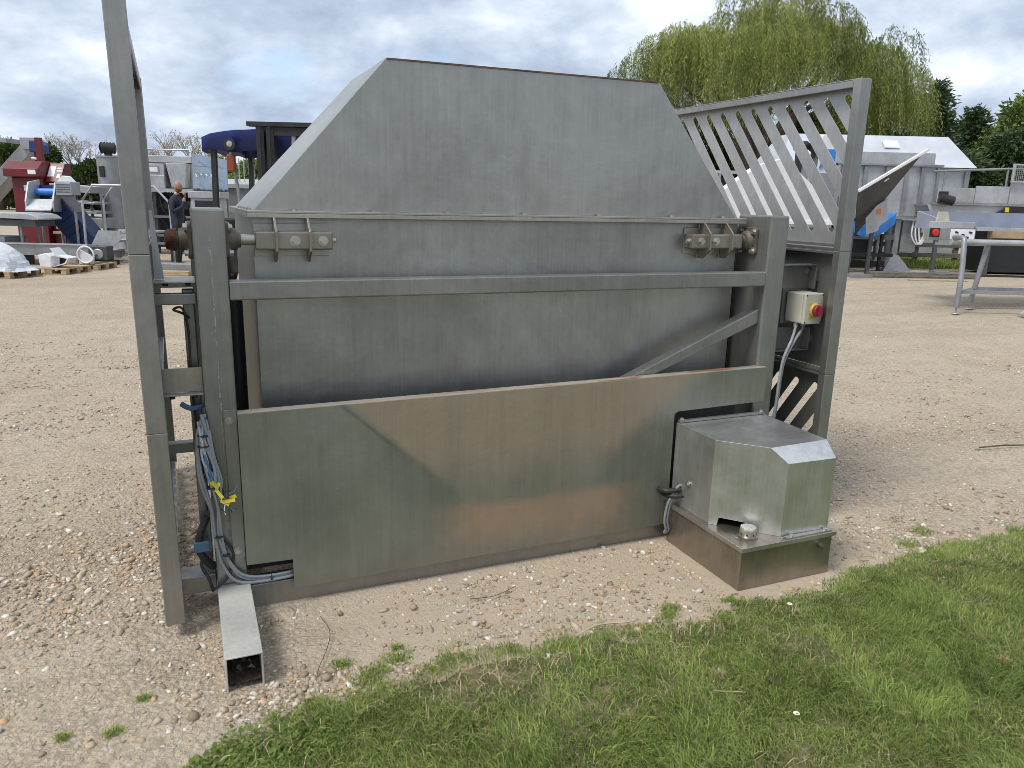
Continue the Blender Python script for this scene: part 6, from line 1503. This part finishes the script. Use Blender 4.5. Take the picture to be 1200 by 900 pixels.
for pts, lab, mt, rr in (([(0.39, 2.74, 0.006), (0.405, 2.62, 0.008), (0.38, 2.52, 0.006), (0.33, 2.40, 0.008), (0.31, 2.33, 0.006)], 'thin curved dark twig on gravel beside the hollow foot', 'bark', 0.0016),
                         ([(1.50, 1.745, 0.05), (1.55, 1.72, 0.052), (1.60, 1.705, 0.046)], 'pale broken straw lying across the lawn', 'straw', 0.002),
                         ([(0.98, 2.66, 0.006), (1.08, 2.64, 0.01), (1.2, 2.69, 0.006)], 'thin grey twig on bare earth before the lower panel', 'bark', 0.0015),
                         ([(1.25, 2.24, 0.02), (1.36, 2.27, 0.025), (1.5, 2.26, 0.015)], 'pale stick along the grass edge', 'straw', 0.004),
                         ([(5.0, 3.35, 0.01), (5.25, 3.30, 0.015), (5.6, 3.2, 0.01)], 'thin dark stick on open gravel beyond the motor cover', 'bark', 0.005)):
    o = mk('twig', MB().path(pts, rr, 5), mt); tag(o, lab, 'twig')
# dirt inside the hollow foot
dm = MB(); N = 12
for j in range(N + 1):
    for i in range(N + 1):
        x = 0.036 + 0.104 * i / N; y = 2.40 + 0.34 * j / N
        dm.v.append((x, y, 0.006 + 0.045 * math.sin(math.pi * min(1, (j + 1) / N)) * (0.7 + 0.8 * mnoise.noise(Vector((x * 40, y * 40, 1)))) ))
for j in range(N):
    for i in range(N): dm.f.append((j * (N + 1) + i, j * (N + 1) + i + 1, (j + 1) * (N + 1) + i + 1, (j + 1) * (N + 1) + i))
o = mk('dirt_heap', dm, 'soil', smooth=True); o['kind'] = 'stuff'; o['label'] = 'dark leaf litter lying inside the hollow steel foot'; o['category'] = 'dirt'
lf_ = MB()
for i in range(26):
    x, y, z = random.uniform(0.045, 0.13), random.uniform(2.42, 2.56), random.uniform(0.03, 0.06); a = random.uniform(0, 6.28); L = random.uniform(0.012, 0.03)
    lf_.add([(x, y, z), (x + L * math.cos(a), y + L * math.sin(a), z + random.uniform(-0.01, 0.015)), (x + L * 0.5 * math.cos(a + 0.6), y + L * 0.5 * math.sin(a + 0.6), z + 0.008)], [(0, 1, 2)])
o = mk('leaf_litter', lf_, 'bark'); o['kind'] = 'stuff'; o['label'] = 'dry leaf scraps inside the hollow steel foot'; o['category'] = 'dirt'

print('triangles', sum(sum(len(p.vertices) - 2 for p in o.data.polygons) for o in COL.objects if o.type == 'MESH' and len(o.data.polygons) > 20000))
for o in COL.objects:
    for key in ('_u', '_v'):
        if key in o: del o[key]
